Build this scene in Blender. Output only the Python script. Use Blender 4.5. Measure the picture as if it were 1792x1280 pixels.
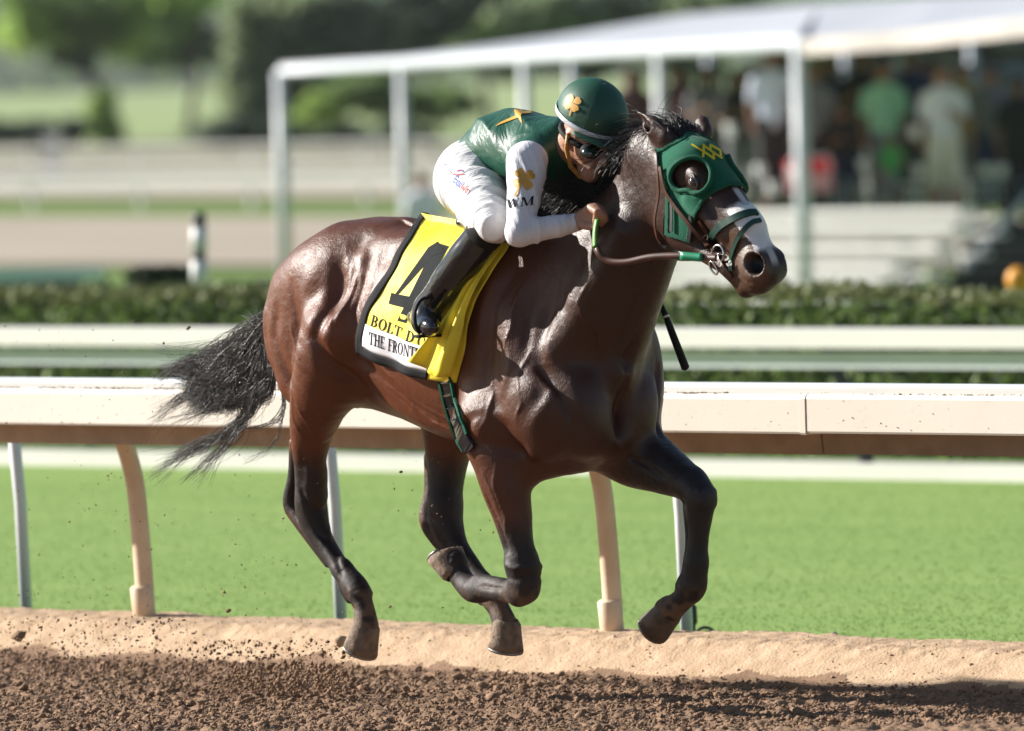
import bpy, bmesh, math, random
import numpy as np
from mathutils import Vector, Matrix
from mathutils.bvhtree import BVHTree
random.seed(7); RNG = np.random.default_rng(11)
for o in list(bpy.data.objects): bpy.data.objects.remove(o)
SC = bpy.context.scene
COL = SC.collection
R = math.radians
# ------------------------------------------------------------------ camera
TH = R(51); DIST = 30.0; FPX = 15900.0; CAMH = 2.12; ROLL = R(-1.5); HORIZON = 120.0
PITCH = math.atan((640 - HORIZON) / FPX)
_cp, _sp = math.cos(PITCH), math.sin(PITCH)
FWD = np.array([0, _cp, -_sp]); _u = np.array([0, _sp, _cp]); _r = np.array([1.0, 0, 0])
RIGHT = math.cos(ROLL) * _r + math.sin(ROLL) * _u
UP = -math.sin(ROLL) * _r + math.cos(ROLL) * _u
CAMP = np.array([0, 0, CAMH])
cam_d = bpy.data.cameras.new('camera'); cam = bpy.data.objects.new('camera', cam_d); COL.objects.link(cam)
cam_d.sensor_width = 36.0; cam_d.lens = FPX / 1792 * 36.0
cam_d.clip_start = 0.5; cam_d.clip_end = 4000
m = Matrix.Identity(4)
for i in range(3):
    m[i][0] = RIGHT[i]; m[i][1] = UP[i]; m[i][2] = -FWD[i]; m[i][3] = CAMP[i]
cam.matrix_world = m
cam_d.dof.use_dof = True; cam_d.dof.focus_distance = 29.75
cam_d.dof.aperture_fstop = cam_d.lens / 1000 / 0.088
SC.camera = cam
SC.render.resolution_x = 1024; SC.render.resolution_y = 731
# ------------------------------------------------------------------ light
SUN_TO = np.array([-1.0, 0.36, 0.0]); SUN_TO /= np.linalg.norm(SUN_TO); SUN_EL = R(27)
sdir = np.array([SUN_TO[0] * math.cos(SUN_EL), SUN_TO[1] * math.cos(SUN_EL), math.sin(SUN_EL)])
world = bpy.data.worlds.new('World'); SC.world = world; world.use_nodes = True
nt = world.node_tree; nt.nodes.clear()
sky = nt.nodes.new('ShaderNodeTexSky'); sky.sky_type = 'NISHITA'; sky.sun_disc = False
sky.sun_elevation = SUN_EL; sky.sun_rotation = math.atan2(sdir[0], sdir[1]); sky.air_density = 1.0; sky.dust_density = 0.6
bg = nt.nodes.new('ShaderNodeBackground'); bg.inputs[1].default_value = 0.055
ow = nt.nodes.new('ShaderNodeOutputWorld'); nt.links.new(sky.outputs[0], bg.inputs[0]); nt.links.new(bg.outputs[0], ow.inputs[0])
sun_d = bpy.data.lights.new('sun', 'SUN'); sun_d.energy = 5.0; sun_d.angle = R(0.55); sun_d.color = (1.0, 0.95, 0.88)
sun = bpy.data.objects.new('sun', sun_d); COL.objects.link(sun)
sun.rotation_mode = 'QUATERNION'; sun.rotation_quaternion = Vector(sdir).to_track_quat('Z', 'Y')
SC.view_settings.view_transform = 'Standard'; SC.view_settings.look = 'None'
SC.view_settings.exposure = 0.92; SC.view_settings.gamma = 1.0; SC.view_settings.use_curve_mapping = False
# ------------------------------------------------------------------ frames
HO = np.array([0, DIST, 0.0]); HX = np.array([math.cos(TH), -math.sin(TH), 0]); HY = np.array([math.sin(TH), math.cos(TH), 0]); HZ = np.array([0, 0, 1.0])
def ray(px, py): return FWD + RIGHT * ((px - 896) / FPX) - UP * ((py - 640) / FPX)
def L(px, py, y):                       # photo point + lateral offset -> horse frame (x forward, y left, z up)
    r = ray(px, py); t = (y - (CAMP - HO) @ HY) / (r @ HY); w = CAMP + t * r - HO
    return np.array([w @ HX, w @ HY, w @ HZ])
def W(p):
    p = np.asarray(p, float)
    return HO + p[..., 0:1] * HX + p[..., 1:2] * HY + p[..., 2:3] * HZ
def at(px, py, Y):                      # photo point at a world depth
    r = ray(px, py); return CAMP + r * (Y / r[1])
def onz(px, py, z):
    r = ray(px, py); return CAMP + r * ((z - CAMH) / r[2])
HMAT = Matrix(((HX[0], HY[0], 0, HO[0]), (HX[1], HY[1], 0, HO[1]), (0, 0, 1, 0), (0, 0, 0, 1)))
HINV = HMAT.inverted()
def hl(w):                              # world -> horse frame
    v = np.asarray(w, float) - HO
    return np.stack([v @ HX, v @ HY, v @ HZ], -1)
# ------------------------------------------------------------------ object helpers
def tag(o, label=None, cat=None, group=None, kind=None):
    if label: o['label'] = label
    if cat: o['category'] = cat
    if group: o['group'] = group
    if kind: o['kind'] = kind
    return o
def empty(name, loc=(0, 0, 0), label=None, cat=None, group=None, mat=None):
    o = bpy.data.objects.new(name, None); COL.objects.link(o); o.empty_display_size = 0.1
    if mat is not None: o.matrix_world = mat
    else: o.location = [float(v) for v in loc]
    return tag(o, label, cat, group)
def mobj(name, verts, faces, mat=None, parent=None, smooth=False, local=False):
    """one mesh object; verts are world coordinates unless local=True (then parent space)"""
    me = bpy.data.meshes.new(name)
    v = np.asarray(verts, dtype=np.float64)
    if parent is not None and not local:
        mw = np.array(world_of(parent).inverted()); v = v @ mw[:3, :3].T + mw[:3, 3]
    me.from_pydata(v.tolist(), [], [tuple(int(i) for i in f) for f in faces])
    if smooth: me.polygons.foreach_set('use_smooth', [True] * len(me.polygons))
    me.update()
    o = bpy.data.objects.new(name, me); COL.objects.link(o)
    if parent is not None: o.parent = parent
    if mat is not None: me.materials.append(mat)
    return o
def world_of(o):
    mt = Matrix.LocRotScale(o.location, o.rotation_euler if o.rotation_mode != 'QUATERNION' else o.rotation_quaternion, o.scale)
    return world_of(o.parent) @ mt if o.parent else mt
class MB:
    """collects shapes for one mesh"""
    def __init__(s): s.v = []; s.f = []
    def add(s, v, f):
        n = len(s.v); s.v += [tuple(float(c) for c in p) for p in v]; s.f += [tuple(i + n for i in q) for q in f]
    def box(s, c, size, ax=None):
        c = np.asarray(c, float); h = np.asarray(size, float) / 2
        A = np.eye(3) if ax is None else np.asarray(ax, float)
        v = [c + A[0] * h[0] * i + A[1] * h[1] * j + A[2] * h[2] * k for i in (-1, 1) for j in (-1, 1) for k in (-1, 1)]
        s.add(v, [(0, 1, 3, 2), (4, 6, 7, 5), (0, 4, 5, 1), (2, 3, 7, 6), (0, 2, 6, 4), (1, 5, 7, 3)])
    def tube(s, pts, r, n=8, cap=True, flat=None):
        pts = [np.asarray(p, float) for p in pts]; m = len(pts)
        rr = r if hasattr(r, '__len__') else [r] * m
        base = len(s.v); prev = None
        for i, p in enumerate(pts):
            t = pts[min(i + 1, m - 1)] - pts[max(i - 1, 0)]; t = t / (np.linalg.norm(t) + 1e-12)
            if prev is None:
                a = np.array([0, 0, 1.0]) if abs(t[2]) < 0.9 else np.array([1.0, 0, 0])
            else: a = prev
            a = a - t * (a @ t); a /= np.linalg.norm(a) + 1e-12; prev = a; b = np.cross(t, a)
            for k in range(n):
                an = 2 * math.pi * k / n
                s.v.append(tuple(p + rr[i] * (a * math.cos(an) + b * math.sin(an))))
        for i in range(m - 1):
            for k in range(n):
                k2 = (k + 1) % n
                s.f.append((base + i * n + k, base + i * n + k2, base + (i + 1) * n + k2, base + (i + 1) * n + k))
        if cap:
            s.f.append(tuple(base + k for k in range(n))[::-1]); s.f.append(tuple(base + (m - 1) * n + k for k in range(n)))
    def build(s, name, mat=None, parent=None, smooth=False, local=False): return mobj(name, s.v, s.f, mat, parent, smooth, local)
def spline(pts, n):
    """Catmull-Rom through pts"""
    P = np.asarray(pts, float); P = np.vstack([2 * P[0] - P[1], P, 2 * P[-1] - P[-2]])
    out = []; m = len(P) - 3
    for t in np.linspace(0, m - 1e-9, n):
        i = int(t); u = t - i; a, b, c, d = P[i], P[i + 1], P[i + 2], P[i + 3]
        out.append(0.5 * (2 * b + (c - a) * u + (2 * a - 5 * b + 4 * c - d) * u * u + (3 * b - a - 3 * c + d) * u ** 3))
    return np.array(out)
# ------------------------------------------------------------------ materials
def sset(b, k, v):
    if k in b.inputs: b.inputs[k].default_value = v
def mat(name, col, rough=0.6, var=0.12, scale=6.0, bump=0.0, bscale=60.0, metal=0.0, coat=0.0, spec=None, attr=None, sub=0.0, sheen=0.0, col2=None, coords='Object', trans=0.0, detail=4.0):
    M = bpy.data.materials.new(name); M.use_nodes = True; t = M.node_tree; N = t.nodes; b = N['Principled BSDF']
    sset(b, 'Roughness', rough); sset(b, 'Metallic', metal); sset(b, 'Coat Weight', coat); sset(b, 'Coat Roughness', 0.15)
    sset(b, 'Subsurface Weight', sub); sset(b, 'Sheen Weight', sheen)
    if spec is not None: sset(b, 'Specular IOR Level', spec)
    tc = N.new('ShaderNodeTexCoord'); nz = N.new('ShaderNodeTexNoise'); nz.inputs['Scale'].default_value = scale; nz.inputs['Detail'].default_value = detail
    t.links.new(tc.outputs[coords], nz.inputs['Vector'])
    mx = N.new('ShaderNodeMix'); mx.data_type = 'RGBA'
    rp = N.new('ShaderNodeMapRange'); rp.inputs[1].default_value = 0.3; rp.inputs[2].default_value = 0.7
    t.links.new(nz.outputs['Fac'], rp.inputs[0]); t.links.new(rp.outputs[0], mx.inputs['Factor'])
    c2 = col2 if col2 is not None else tuple(max(0, c * (1 - var * 1.6)) for c in col)
    c1 = col if col2 is not None else tuple(min(1, c * (1 + var)) for c in col)
    mx.inputs['A'].default_value = (*c1, 1); mx.inputs['B'].default_value = (*c2, 1)
    out = mx.outputs['Result']
    if attr:
        at_ = N.new('ShaderNodeAttribute'); at_.attribute_name = attr
        mu = N.new('ShaderNodeMix'); mu.data_type = 'RGBA'; mu.blend_type = 'MULTIPLY'; mu.inputs['Factor'].default_value = 1.0
        t.links.new(at_.outputs['Color'], mu.inputs['A']); t.links.new(out, mu.inputs['B']); out = mu.outputs['Result']
    t.links.new(out, b.inputs['Base Color'])
    if bump:
        n2 = N.new('ShaderNodeTexNoise'); n2.inputs['Scale'].default_value = bscale; n2.inputs['Detail'].default_value = 5
        t.links.new(tc.outputs[coords], n2.inputs['Vector'])
        bp = N.new('ShaderNodeBump'); bp.inputs['Strength'].default_value = bump; bp.inputs['Distance'].default_value = 0.01
        t.links.new(n2.outputs['Fac'], bp.inputs['Height']); t.links.new(bp.outputs[0], b.inputs['Normal'])
    if trans:
        tr = N.new('ShaderNodeBsdfTranslucent'); t.links.new(out, tr.inputs['Color'])
        ms = N.new('ShaderNodeMixShader'); ms.inputs[0].default_value = trans
        t.links.new(b.outputs[0], ms.inputs[1]); t.links.new(tr.outputs[0], ms.inputs[2])
        t.links.new(ms.outputs[0], N['Material Output'].inputs['Surface'])
    return M
# ------------------------------------------------------------------ implicit-surface modeller (numpy) used for bodies
def vnoise(p, scale, seed=0):
    rs = np.random.default_rng(seed); T = rs.random((32, 32, 32)).astype(np.float32)
    q = np.asarray(p, np.float32) * scale + 100.0; i = np.floor(q).astype(np.int64); f = (q - i).astype(np.float32); f = f * f * (3 - 2 * f)
    i0 = i & 31; i1 = (i + 1) & 31
    def g(a, b, c): return T[a[..., 0], b[..., 1], c[..., 2]]
    x, y, z = f[..., 0], f[..., 1], f[..., 2]
    c00 = g(i0, i0, i0) * (1 - x) + g(i1, i0, i0) * x; c10 = g(i0, i1, i0) * (1 - x) + g(i1, i1, i0) * x
    c01 = g(i0, i0, i1) * (1 - x) + g(i1, i0, i1) * x; c11 = g(i0, i1, i1) * (1 - x) + g(i1, i1, i1) * x
    return (c00 * (1 - y) + c10 * y) * (1 - z) + (c01 * (1 - y) + c11 * y) * z
def frame(t, hint=(0, 1, 0)):
    t = np.asarray(t, float); t = t / np.linalg.norm(t); h = np.asarray(hint, float); s = h - t * (h @ t)
    if np.linalg.norm(s) < 1e-6: s = np.array([1.0, 0, 0]) - t * t[0]
    s /= np.linalg.norm(s); return t, s, np.cross(t, s)
def smin(a, b, k):
    if k <= 0: return np.minimum(a, b)
    h = np.maximum(k - np.abs(a - b), 0) / k
    return np.minimum(a, b) - h * h * k * 0.25
class Field:
    def __init__(s, lo, hi, vox):
        s.lo = np.asarray(lo, float); s.vox = vox; s.n = np.ceil((np.asarray(hi, float) - s.lo) / vox).astype(int) + 1
        s.F = np.full(s.n, 1.0, np.float32)
    def box(s, lo, hi):
        a = np.clip(np.floor((lo - s.lo) / s.vox).astype(int), 0, s.n); b = np.clip(np.ceil((hi - s.lo) / s.vox).astype(int) + 1, 0, s.n)
        sl = tuple(slice(x, y) for x, y in zip(a, b)); ax = [(s.lo[i] + s.vox * np.arange(a[i], b[i])).astype(np.float32) for i in range(3)]
        return sl, ax[0][:, None, None], ax[1][None, :, None], ax[2][None, None, :]
    def put(s, sl, d, k, op):
        c = s.F[sl]
        if c.size == 0: return
        if op == 'add': s.F[sl] = smin(c, d, k)
        else: s.F[sl] = -smin(-c, d, k)          # smooth subtraction
    def ell(s, c, r, ax=None, k=0.03, op='add', hint=(0, 1, 0)):
        c = np.asarray(c, float); r = np.asarray(r, float)
        A = np.eye(3) if ax is None else (np.stack(frame(ax, hint)) if np.ndim(ax) == 1 else np.asarray(ax))
        ext = np.sqrt(((A.T * r) ** 2).sum(1)) + k + 3 * s.vox
        sl, X, Y, Z = s.box(c - ext, c + ext)
        X = X - c[0]; Y = Y - c[1]; Z = Z - c[2]; k0 = 0; k1 = 0
        for i in range(3):
            q = (X * A[i, 0] + Y * A[i, 1] + Z * A[i, 2]) / r[i]; k0 = k0 + q * q; k1 = k1 + (q / r[i]) ** 2
        k0 = np.sqrt(k0); d = k0 * (k0 - 1) / (np.sqrt(k1) + 1e-9)
        s.put(sl, d.astype(np.float32), k, op)
    def cone(s, p, q, r1, r2, k=0.03, ws=1.0, wt=1.0, hint=(0, 1, 0), op='add'):
        """tapered rounded bar; ws scales the thickness along hint, wt across it"""
        p = np.asarray(p, float); q = np.asarray(q, float); t = q - p; ln = np.linalg.norm(t)
        if ln < 1e-6: return s.ell(p, (r1, r1, r1), k=k, op=op)
        t, a, b = frame(t, hint); rm = max(r1, r2) * max(ws, wt, 1) + k + 3 * s.vox
        sl, X, Y, Z = s.box(np.minimum(p, q) - rm, np.maximum(p, q) + rm)
        X = X - p[0]; Y = Y - p[1]; Z = Z - p[2]
        u = X * t[0] + Y * t[1] + Z * t[2]; v = (X * a[0] + Y * a[1] + Z * a[2]) / ws; w = (X * b[0] + Y * b[1] + Z * b[2]) / wt
        rad = np.sqrt(v * v + w * w); h = np.clip(u / ln, 0, 1)
        sl_ = (r1 - r2) / ln
        h = np.clip((u + rad * sl_) / ln, 0, 1)
        d = np.sqrt(rad ** 2 + (u - h * ln) ** 2) - (r1 + (r2 - r1) * h)
        s.put(sl, (d * min(ws, wt, 1)).astype(np.float32), k, op)
    def chain(s, pts, k=0.03, n=None, ws=1.0, wt=1.0, hint=(0, 1, 0), op='add'):
        """limb: smooth curve through (point, radius) pairs, hard union inside, smooth union with the rest"""
        A = np.array([[*p, r] for p, r in pts], float); S = spline(A, n or (len(A) - 1) * 5 + 1)
        P = S[:, :3]; rr = np.maximum(S[:, 3], 0.004); rm = rr.max() * max(ws, wt, 1) + k + 3 * s.vox
        sl, X, Y, Z = s.box(P.min(0) - rm, P.max(0) + rm); T = np.full(s.F[sl].shape, 9.0, np.float32); base = np.array([q.start for q in sl])
        for i in range(len(P) - 1):
            p, q = P[i], P[i + 1]; r_ = max(rr[i], rr[i + 1]) * max(ws, wt, 1) + k + 3 * s.vox
            s2, x, y, z = s.box(np.minimum(p, q) - r_, np.maximum(p, q) + r_)
            d_, a, b = frame(q - p, hint); ln = np.linalg.norm(q - p); x = x - p[0]; y = y - p[1]; z = z - p[2]
            u = x * d_[0] + y * d_[1] + z * d_[2]; v = (x * a[0] + y * a[1] + z * a[2]) / ws; w = (x * b[0] + y * b[1] + z * b[2]) / wt
            rad = np.sqrt(v * v + w * w); h = np.clip((u + rad * (rr[i] - rr[i + 1]) / ln) / ln, 0, 1)
            d = (np.sqrt(rad ** 2 + (u - h * ln) ** 2) - (rr[i] + (rr[i + 1] - rr[i]) * h)) * min(ws, wt, 1)
            loc = tuple(slice(c.start - o, c.stop - o) for c, o in zip(s2, base)); T[loc] = np.minimum(T[loc], d)
        s.put(sl, T, k, op)
    def groove(s, pts, depth, width, side=-1, ymin=0.03, axes=(0, 2), lim=None):
        """carve (depth>0) or raise (depth<0) a line seen from the side"""
        P = np.asarray(pts, float)[:, list(axes)]; w = 3.2 * width
        lo = np.array([-9.0, -9, -9]); hi = -lo
        for j, a in enumerate(axes): lo[a] = P[:, j].min() - w; hi[a] = P[:, j].max() + w
        o = [i for i in range(3) if i not in axes][0]
        if side < 0: hi[o] = -ymin
        elif side > 0: lo[o] = ymin
        if lim is not None: lo[o], hi[o] = lim
        sl, X, Y, Z = s.box(np.maximum(lo, s.lo), np.minimum(hi, s.lo + s.vox * s.n))
        if s.F[sl].size == 0: return
        C = (X, Y, Z); A = C[axes[0]]; B = C[axes[1]]; dm = None; n = len(P)
        for i in range(n - 1):
            e = P[i + 1] - P[i]; L2 = (e ** 2).sum() + 1e-9
            h = np.clip(((A - P[i, 0]) * e[0] + (B - P[i, 1]) * e[1]) / L2, 0, 1)
            d = (A - P[i, 0] - h * e[0]) ** 2 + (B - P[i, 1] - h * e[1]) ** 2
            tt = (i + h) / (n - 1); amp = np.clip(4 * tt * (1 - tt) * 1.6, 0.15, 1)
            g = amp * np.exp(-d / width ** 2); dm = g if dm is None else np.maximum(dm, g)
        s.F[sl] += (depth * dm).astype(np.float32)
    def mesh(s, smooth=1):
        F = s.F; ins = F < 0; n = s.n
        cnt = np.zeros(n - 1, np.uint8)
        sh = [(i, j, k) for i in (0, 1) for j in (0, 1) for k in (0, 1)]
        def sub(A, o): return A[o[0]:n[0] - 1 + o[0], o[1]:n[1] - 1 + o[1], o[2]:n[2] - 1 + o[2]]
        for o in sh: cnt += sub(ins, o)
        act = (cnt > 0) & (cnt < 8); ci = np.argwhere(act); idx = np.full(n - 1, -1, np.int64); idx[act] = np.arange(len(ci))
        vals = np.stack([F[ci[:, 0] + o[0], ci[:, 1] + o[1], ci[:, 2] + o[2]] for o in sh], 1).astype(np.float64)
        acc = np.zeros((len(ci), 3)); num = np.zeros(len(ci)); so = np.array(sh, float)
        for a in range(8):
            for b in range(a + 1, 8):
                if abs(so[a] - so[b]).sum() == 1:
                    va, vb = vals[:, a], vals[:, b]; mk = (va < 0) != (vb < 0); t = np.where(mk, va / np.where(mk, va - vb, 1), 0)
                    acc += mk[:, None] * (so[a] + t[:, None] * (so[b] - so[a])); num += mk
        V = s.lo + s.vox * (ci + acc / num[:, None]); faces = []
        for ax in range(3):
            b_, c_ = [(1, 2), (2, 0), (0, 1)][ax]
            a0 = [slice(None)] * 3; a1 = [slice(None)] * 3; a0[ax] = slice(0, n[ax] - 1); a1[ax] = slice(1, n[ax])
            i0 = ins[tuple(a0)]; ch = np.argwhere(i0 != ins[tuple(a1)])
            ch = ch[(ch[:, b_] > 0) & (ch[:, c_] > 0) & (ch[:, b_] < n[b_] - 1) & (ch[:, c_] < n[c_] - 1)]
            st = i0[ch[:, 0], ch[:, 1], ch[:, 2]]
            def cell(db, dc):
                q = ch.copy(); q[:, b_] += db; q[:, c_] += dc; return idx[q[:, 0], q[:, 1], q[:, 2]]
            q = np.stack([cell(-1, -1), cell(0, -1), cell(0, 0), cell(-1, 0)], 1); q[~st] = q[~st][:, ::-1]; faces.append(q)
        Q = np.vstack(faces); Q = Q[(Q >= 0).all(1)]
        for _ in range(smooth):
            S = np.zeros_like(V); c = np.zeros(len(V))
            for a, b in ((0, 1), (1, 2), (2, 3), (3, 0)):
                np.add.at(S, Q[:, a], V[Q[:, b]]); np.add.at(c, Q[:, a], 1)
            V = V * 0.5 + 0.5 * S / np.maximum(c, 1)[:, None]
        return V, Q
def qobj(name, V, Q, mat=None, parent=None, col=None):
    """fast quad mesh from arrays, in the parent's space"""
    me = bpy.data.meshes.new(name); me.vertices.add(len(V)); me.vertices.foreach_set('co', np.asarray(V, np.float32).ravel())
    me.loops.add(Q.size); me.loops.foreach_set('vertex_index', Q.ravel().astype(np.int32)); me.polygons.add(len(Q))
    me.polygons.foreach_set('loop_start', np.arange(0, Q.size, Q.shape[1], dtype=np.int32)); me.polygons.foreach_set('loop_total', np.full(len(Q), Q.shape[1], np.int32))
    me.polygons.foreach_set('use_smooth', np.ones(len(Q), bool)); me.update(calc_edges=True); me.validate()
    if col is not None:
        ca = me.color_attributes.new('Col', 'FLOAT_COLOR', 'POINT'); ca.data.foreach_set('color', np.hstack([col, np.ones((len(col), 1))]).astype(np.float32).ravel())
    o = bpy.data.objects.new(name, me); COL.objects.link(o)
    if parent is not None: o.parent = parent
    if mat is not None: me.materials.append(mat)
    return o
# ------------------------------------------------------------------ setting: track, berm, turf, rails
TR = R(44); RO = np.array([0.32, 32.04, 0.0]); RU = np.array([math.cos(TR), -math.sin(TR), 0]); RN = np.array([math.sin(TR), math.cos(TR), 0])
def rw(s, q, z): return RO + RU * s + RN * q + np.array([0, 0, z])           # rail frame -> world
def rl_(w): v = np.asarray(w) - RO; return np.stack([v @ RU, v @ RN, v[..., 2]], -1)
def LR(px_, py_, q):
    r = ray(px_, py_); t = (q - (CAMP - RO) @ RN) / (r @ RN); return rl_(CAMP + t * r)
M_DIRT = mat('track_dirt', (0.31, 0.20, 0.130), rough=0.95, col2=(0.215, 0.138, 0.090), scale=7, bump=0.5, bscale=90, spec=0.15, detail=8)
M_CLOD = mat('dirt_clods', (0.30, 0.194, 0.126), rough=0.95, col2=(0.205, 0.131, 0.085), scale=12, bump=0.6, bscale=120, spec=0.1)
M_SAND = mat('berm_sand', (0.60, 0.44, 0.30), rough=0.95, col2=(0.44, 0.305, 0.195), scale=14, bump=0.6, bscale=90, spec=0.1, detail=8)
M_TURF = mat('turf', (0.255, 0.365, 0.112), rough=0.9, col2=(0.215, 0.325, 0.092), scale=1.4, spec=0.1, detail=6, coords='Object')
M_BLADE = mat('grass_blades', (0.275, 0.385, 0.112), rough=0.6, col2=(0.225, 0.335, 0.092), scale=0.9, spec=0.25, trans=0.3)
for M_ in (M_TURF, M_BLADE):          # mown along the course
    t_ = M_.node_tree; nz_ = [n_ for n_ in t_.nodes if n_.type == 'TEX_NOISE'][0]; tc_ = [n_ for n_ in t_.nodes if n_.type == 'TEX_COORD'][0]
    mp_ = t_.nodes.new('ShaderNodeMapping'); mp_.inputs['Rotation'].default_value = (0, 0, TR); mp2 = t_.nodes.new('ShaderNodeMapping'); mp2.inputs['Scale'].default_value = (0.12, 1.3, 1)
    t_.links.new(tc_.outputs['Object'], mp_.inputs[0]); t_.links.new(mp_.outputs[0], mp2.inputs[0]); t_.links.new(mp2.outputs[0], nz_.inputs['Vector'])
def bilow(p, sc, seed): return 1 - np.abs(2 * vnoise(p, sc, seed) - 1)
def dirt_h(P):
    n1 = vnoise(P, 1.3, 31); a = bilow(P, 7.0, 32); b = bilow(P, 17.0, 33); c = vnoise(P, 38.0, 34); d = vnoise(P, 80.0, 35)
    return 0.020 * (n1 - 0.5) + 0.010 * (a ** 1.5 - 0.5) + 0.015 * (b - 0.5) + 0.018 * (c - 0.5) + 0.014 * (d - 0.5)
def berm_h(q, P):
    t = np.clip((q + 0.50) / 0.30, 0, 1); up = t * t * (3 - 2 * t); t2 = np.clip((q - 0.12) / 0.30, 0, 1); dn = t2 * t2 * (3 - 2 * t2)
    return 0.125 * up * (1 - dn) + (0.010 * (vnoise(P, 3.0, 41) - 0.5) + 0.010 * (vnoise(P, 12.0, 42) - 0.5) + 0.008 * (vnoise(P, 45.0, 43) - 0.5)) * up
gx = np.arange(-2.7, 2.9, 0.0115); gy = np.arange(27.9, 35.2, 0.0125); GX, GY = np.meshgrid(gx, gy, indexing='ij'); P3 = np.stack([GX, GY, np.zeros_like(GX)], -1)
Qq = (P3 - RO) @ RN; up = np.clip((Qq + 0.53) / 0.10 + 0.8 * (vnoise(P3, 5, 44) - 0.5), 0, 1)
ZZ = dirt_h(P3) * (1 - up) + berm_h(Qq, P3); P3[..., 2] = ZZ; ni, nj = GX.shape
I = (np.arange(ni - 1)[:, None] * nj + np.arange(nj - 1)[None]); QF = np.stack([I, I + nj, I + nj + 1, I + 1], -1).reshape(-1, 4)
qf = (Qq + 0.14 * (vnoise(P3, 4, 45) - 0.5) + 0.05 * (vnoise(P3, 18, 46) - 0.5))[:-1, :-1].ravel(); qr = Qq[:-1, :-1].ravel()
def part_grid(name, mk, mt, label=None):
    f = QF[mk]; u = np.unique(f); mp = np.zeros(ni * nj, np.int64); mp[u] = np.arange(len(u)); o = qobj(name, P3.reshape(-1, 3)[u], mp[f], mt); tag(o, kind='structure'); return o
part_grid('track', (qf < -0.45), M_DIRT); part_grid('sand_berm', (qf >= -0.45) & (qr < 0.44), M_SAND)
def sheet(name, pts, z, mt, kind='structure', dz=0.0):
    o = mobj(name, [(p[0], p[1], z) for p in pts], [tuple(range(len(pts)))], mt); tag(o, kind=kind); return o
def rq(s0, s1, q0, q1): return [rw(s0, q0, 0), rw(s1, q0, 0), rw(s1, q1, 0), rw(s0, q1, 0)]
M_FAR = mat('infield_grass', (0.17, 0.24, 0.07), rough=0.95, col2=(0.12, 0.19, 0.055), scale=0.06, spec=0.1)
sheet('ground', [(-1500, -60), (1500, -60), (1500, 3500), (-1500, 3500)], -0.66, M_FAR)
M_DIRT2 = mat('track_dirt_wide', (0.19, 0.108, 0.067), rough=0.95, col2=(0.14, 0.08, 0.05), scale=3, bump=0.6, bscale=30, spec=0.15)
sheet('dirt_track', rq(-60, 60, -45, -0.40), -0.075, M_DIRT2)
sheet('sand_verge', rq(-60, 60, -0.40, 0.5), -0.05, M_SAND)
tf = sheet('turf_course', rq(-60, 60, 0.30, 12.6), 0.0, M_TURF)
M_PALE = mat('pale_path', (0.40, 0.385, 0.36), rough=0.9, var=0.1, scale=1.0)
sheet('service_path', rq(-60, 60, 11.05, 12.4), 0.006, M_PALE)
# bank down to the infield behind the hedge
bk = [rw(-60, 12.6, 0.0), rw(60, 12.6, 0.0), rw(60, 22, -0.65), rw(-60, 22, -0.65)]; tag(mobj('bank', bk, [(0, 1, 2, 3)], M_FAR), kind='structure')
# grass blades on the turf
n = 60000; sx = RNG.uniform(-2.6, 2.6, n); dpt = 32.0 + 16 * RNG.random(n) ** 1.5; wx = sx * dpt / 31.0; base = np.stack([wx, dpt, np.zeros(n)], -1); qq = (base - RO) @ RN
base = base[(qq > 0.28 + 0.10 * RNG.random(n)) & (qq < 11.0)]; n = len(base); hh = RNG.uniform(0.004, 0.010, n)[:, None]; an = RNG.uniform(0, 6.283, n)
wv = np.stack([np.cos(an), np.sin(an), 0 * an], -1) * 0.004; ln = np.stack([RNG.normal(size=n), RNG.normal(size=n), np.zeros(n)], -1) * 0.010
V = np.stack([base - wv, base + wv, base + ln + np.array([0, 0, 1]) * hh], 1).reshape(-1, 3); o = qobj('turf_grass', V, np.arange(3 * n).reshape(-1, 3), M_BLADE); tag(o, 'short green grass covering the turf course behind the rail', 'grass', kind='stuff')
# straggly grass along the berm
n = 2600; s_ = RNG.uniform(-6, 5, n); q_ = 0.36 + np.abs(RNG.normal(size=n)) * 0.16; b0 = RO + s_[:, None] * RU + q_[:, None] * RN; hh = RNG.uniform(0.04, 0.11, n)[:, None]; an = RNG.uniform(0, 6.283, n)
wv = np.stack([np.cos(an), np.sin(an), 0 * an], -1) * 0.003; ln = np.stack([RNG.normal(size=n), RNG.normal(size=n), np.zeros(n)], -1) * 0.05
V = np.stack([b0 - wv, b0 + wv, b0 + ln + np.array([0, 0, 1]) * hh], 1).reshape(-1, 3); tag(qobj('verge_grass', V, np.arange(3 * n).reshape(-1, 3), M_BLADE), 'longer ragged grass along the back of the sand berm', 'grass', kind='stuff')
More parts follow.
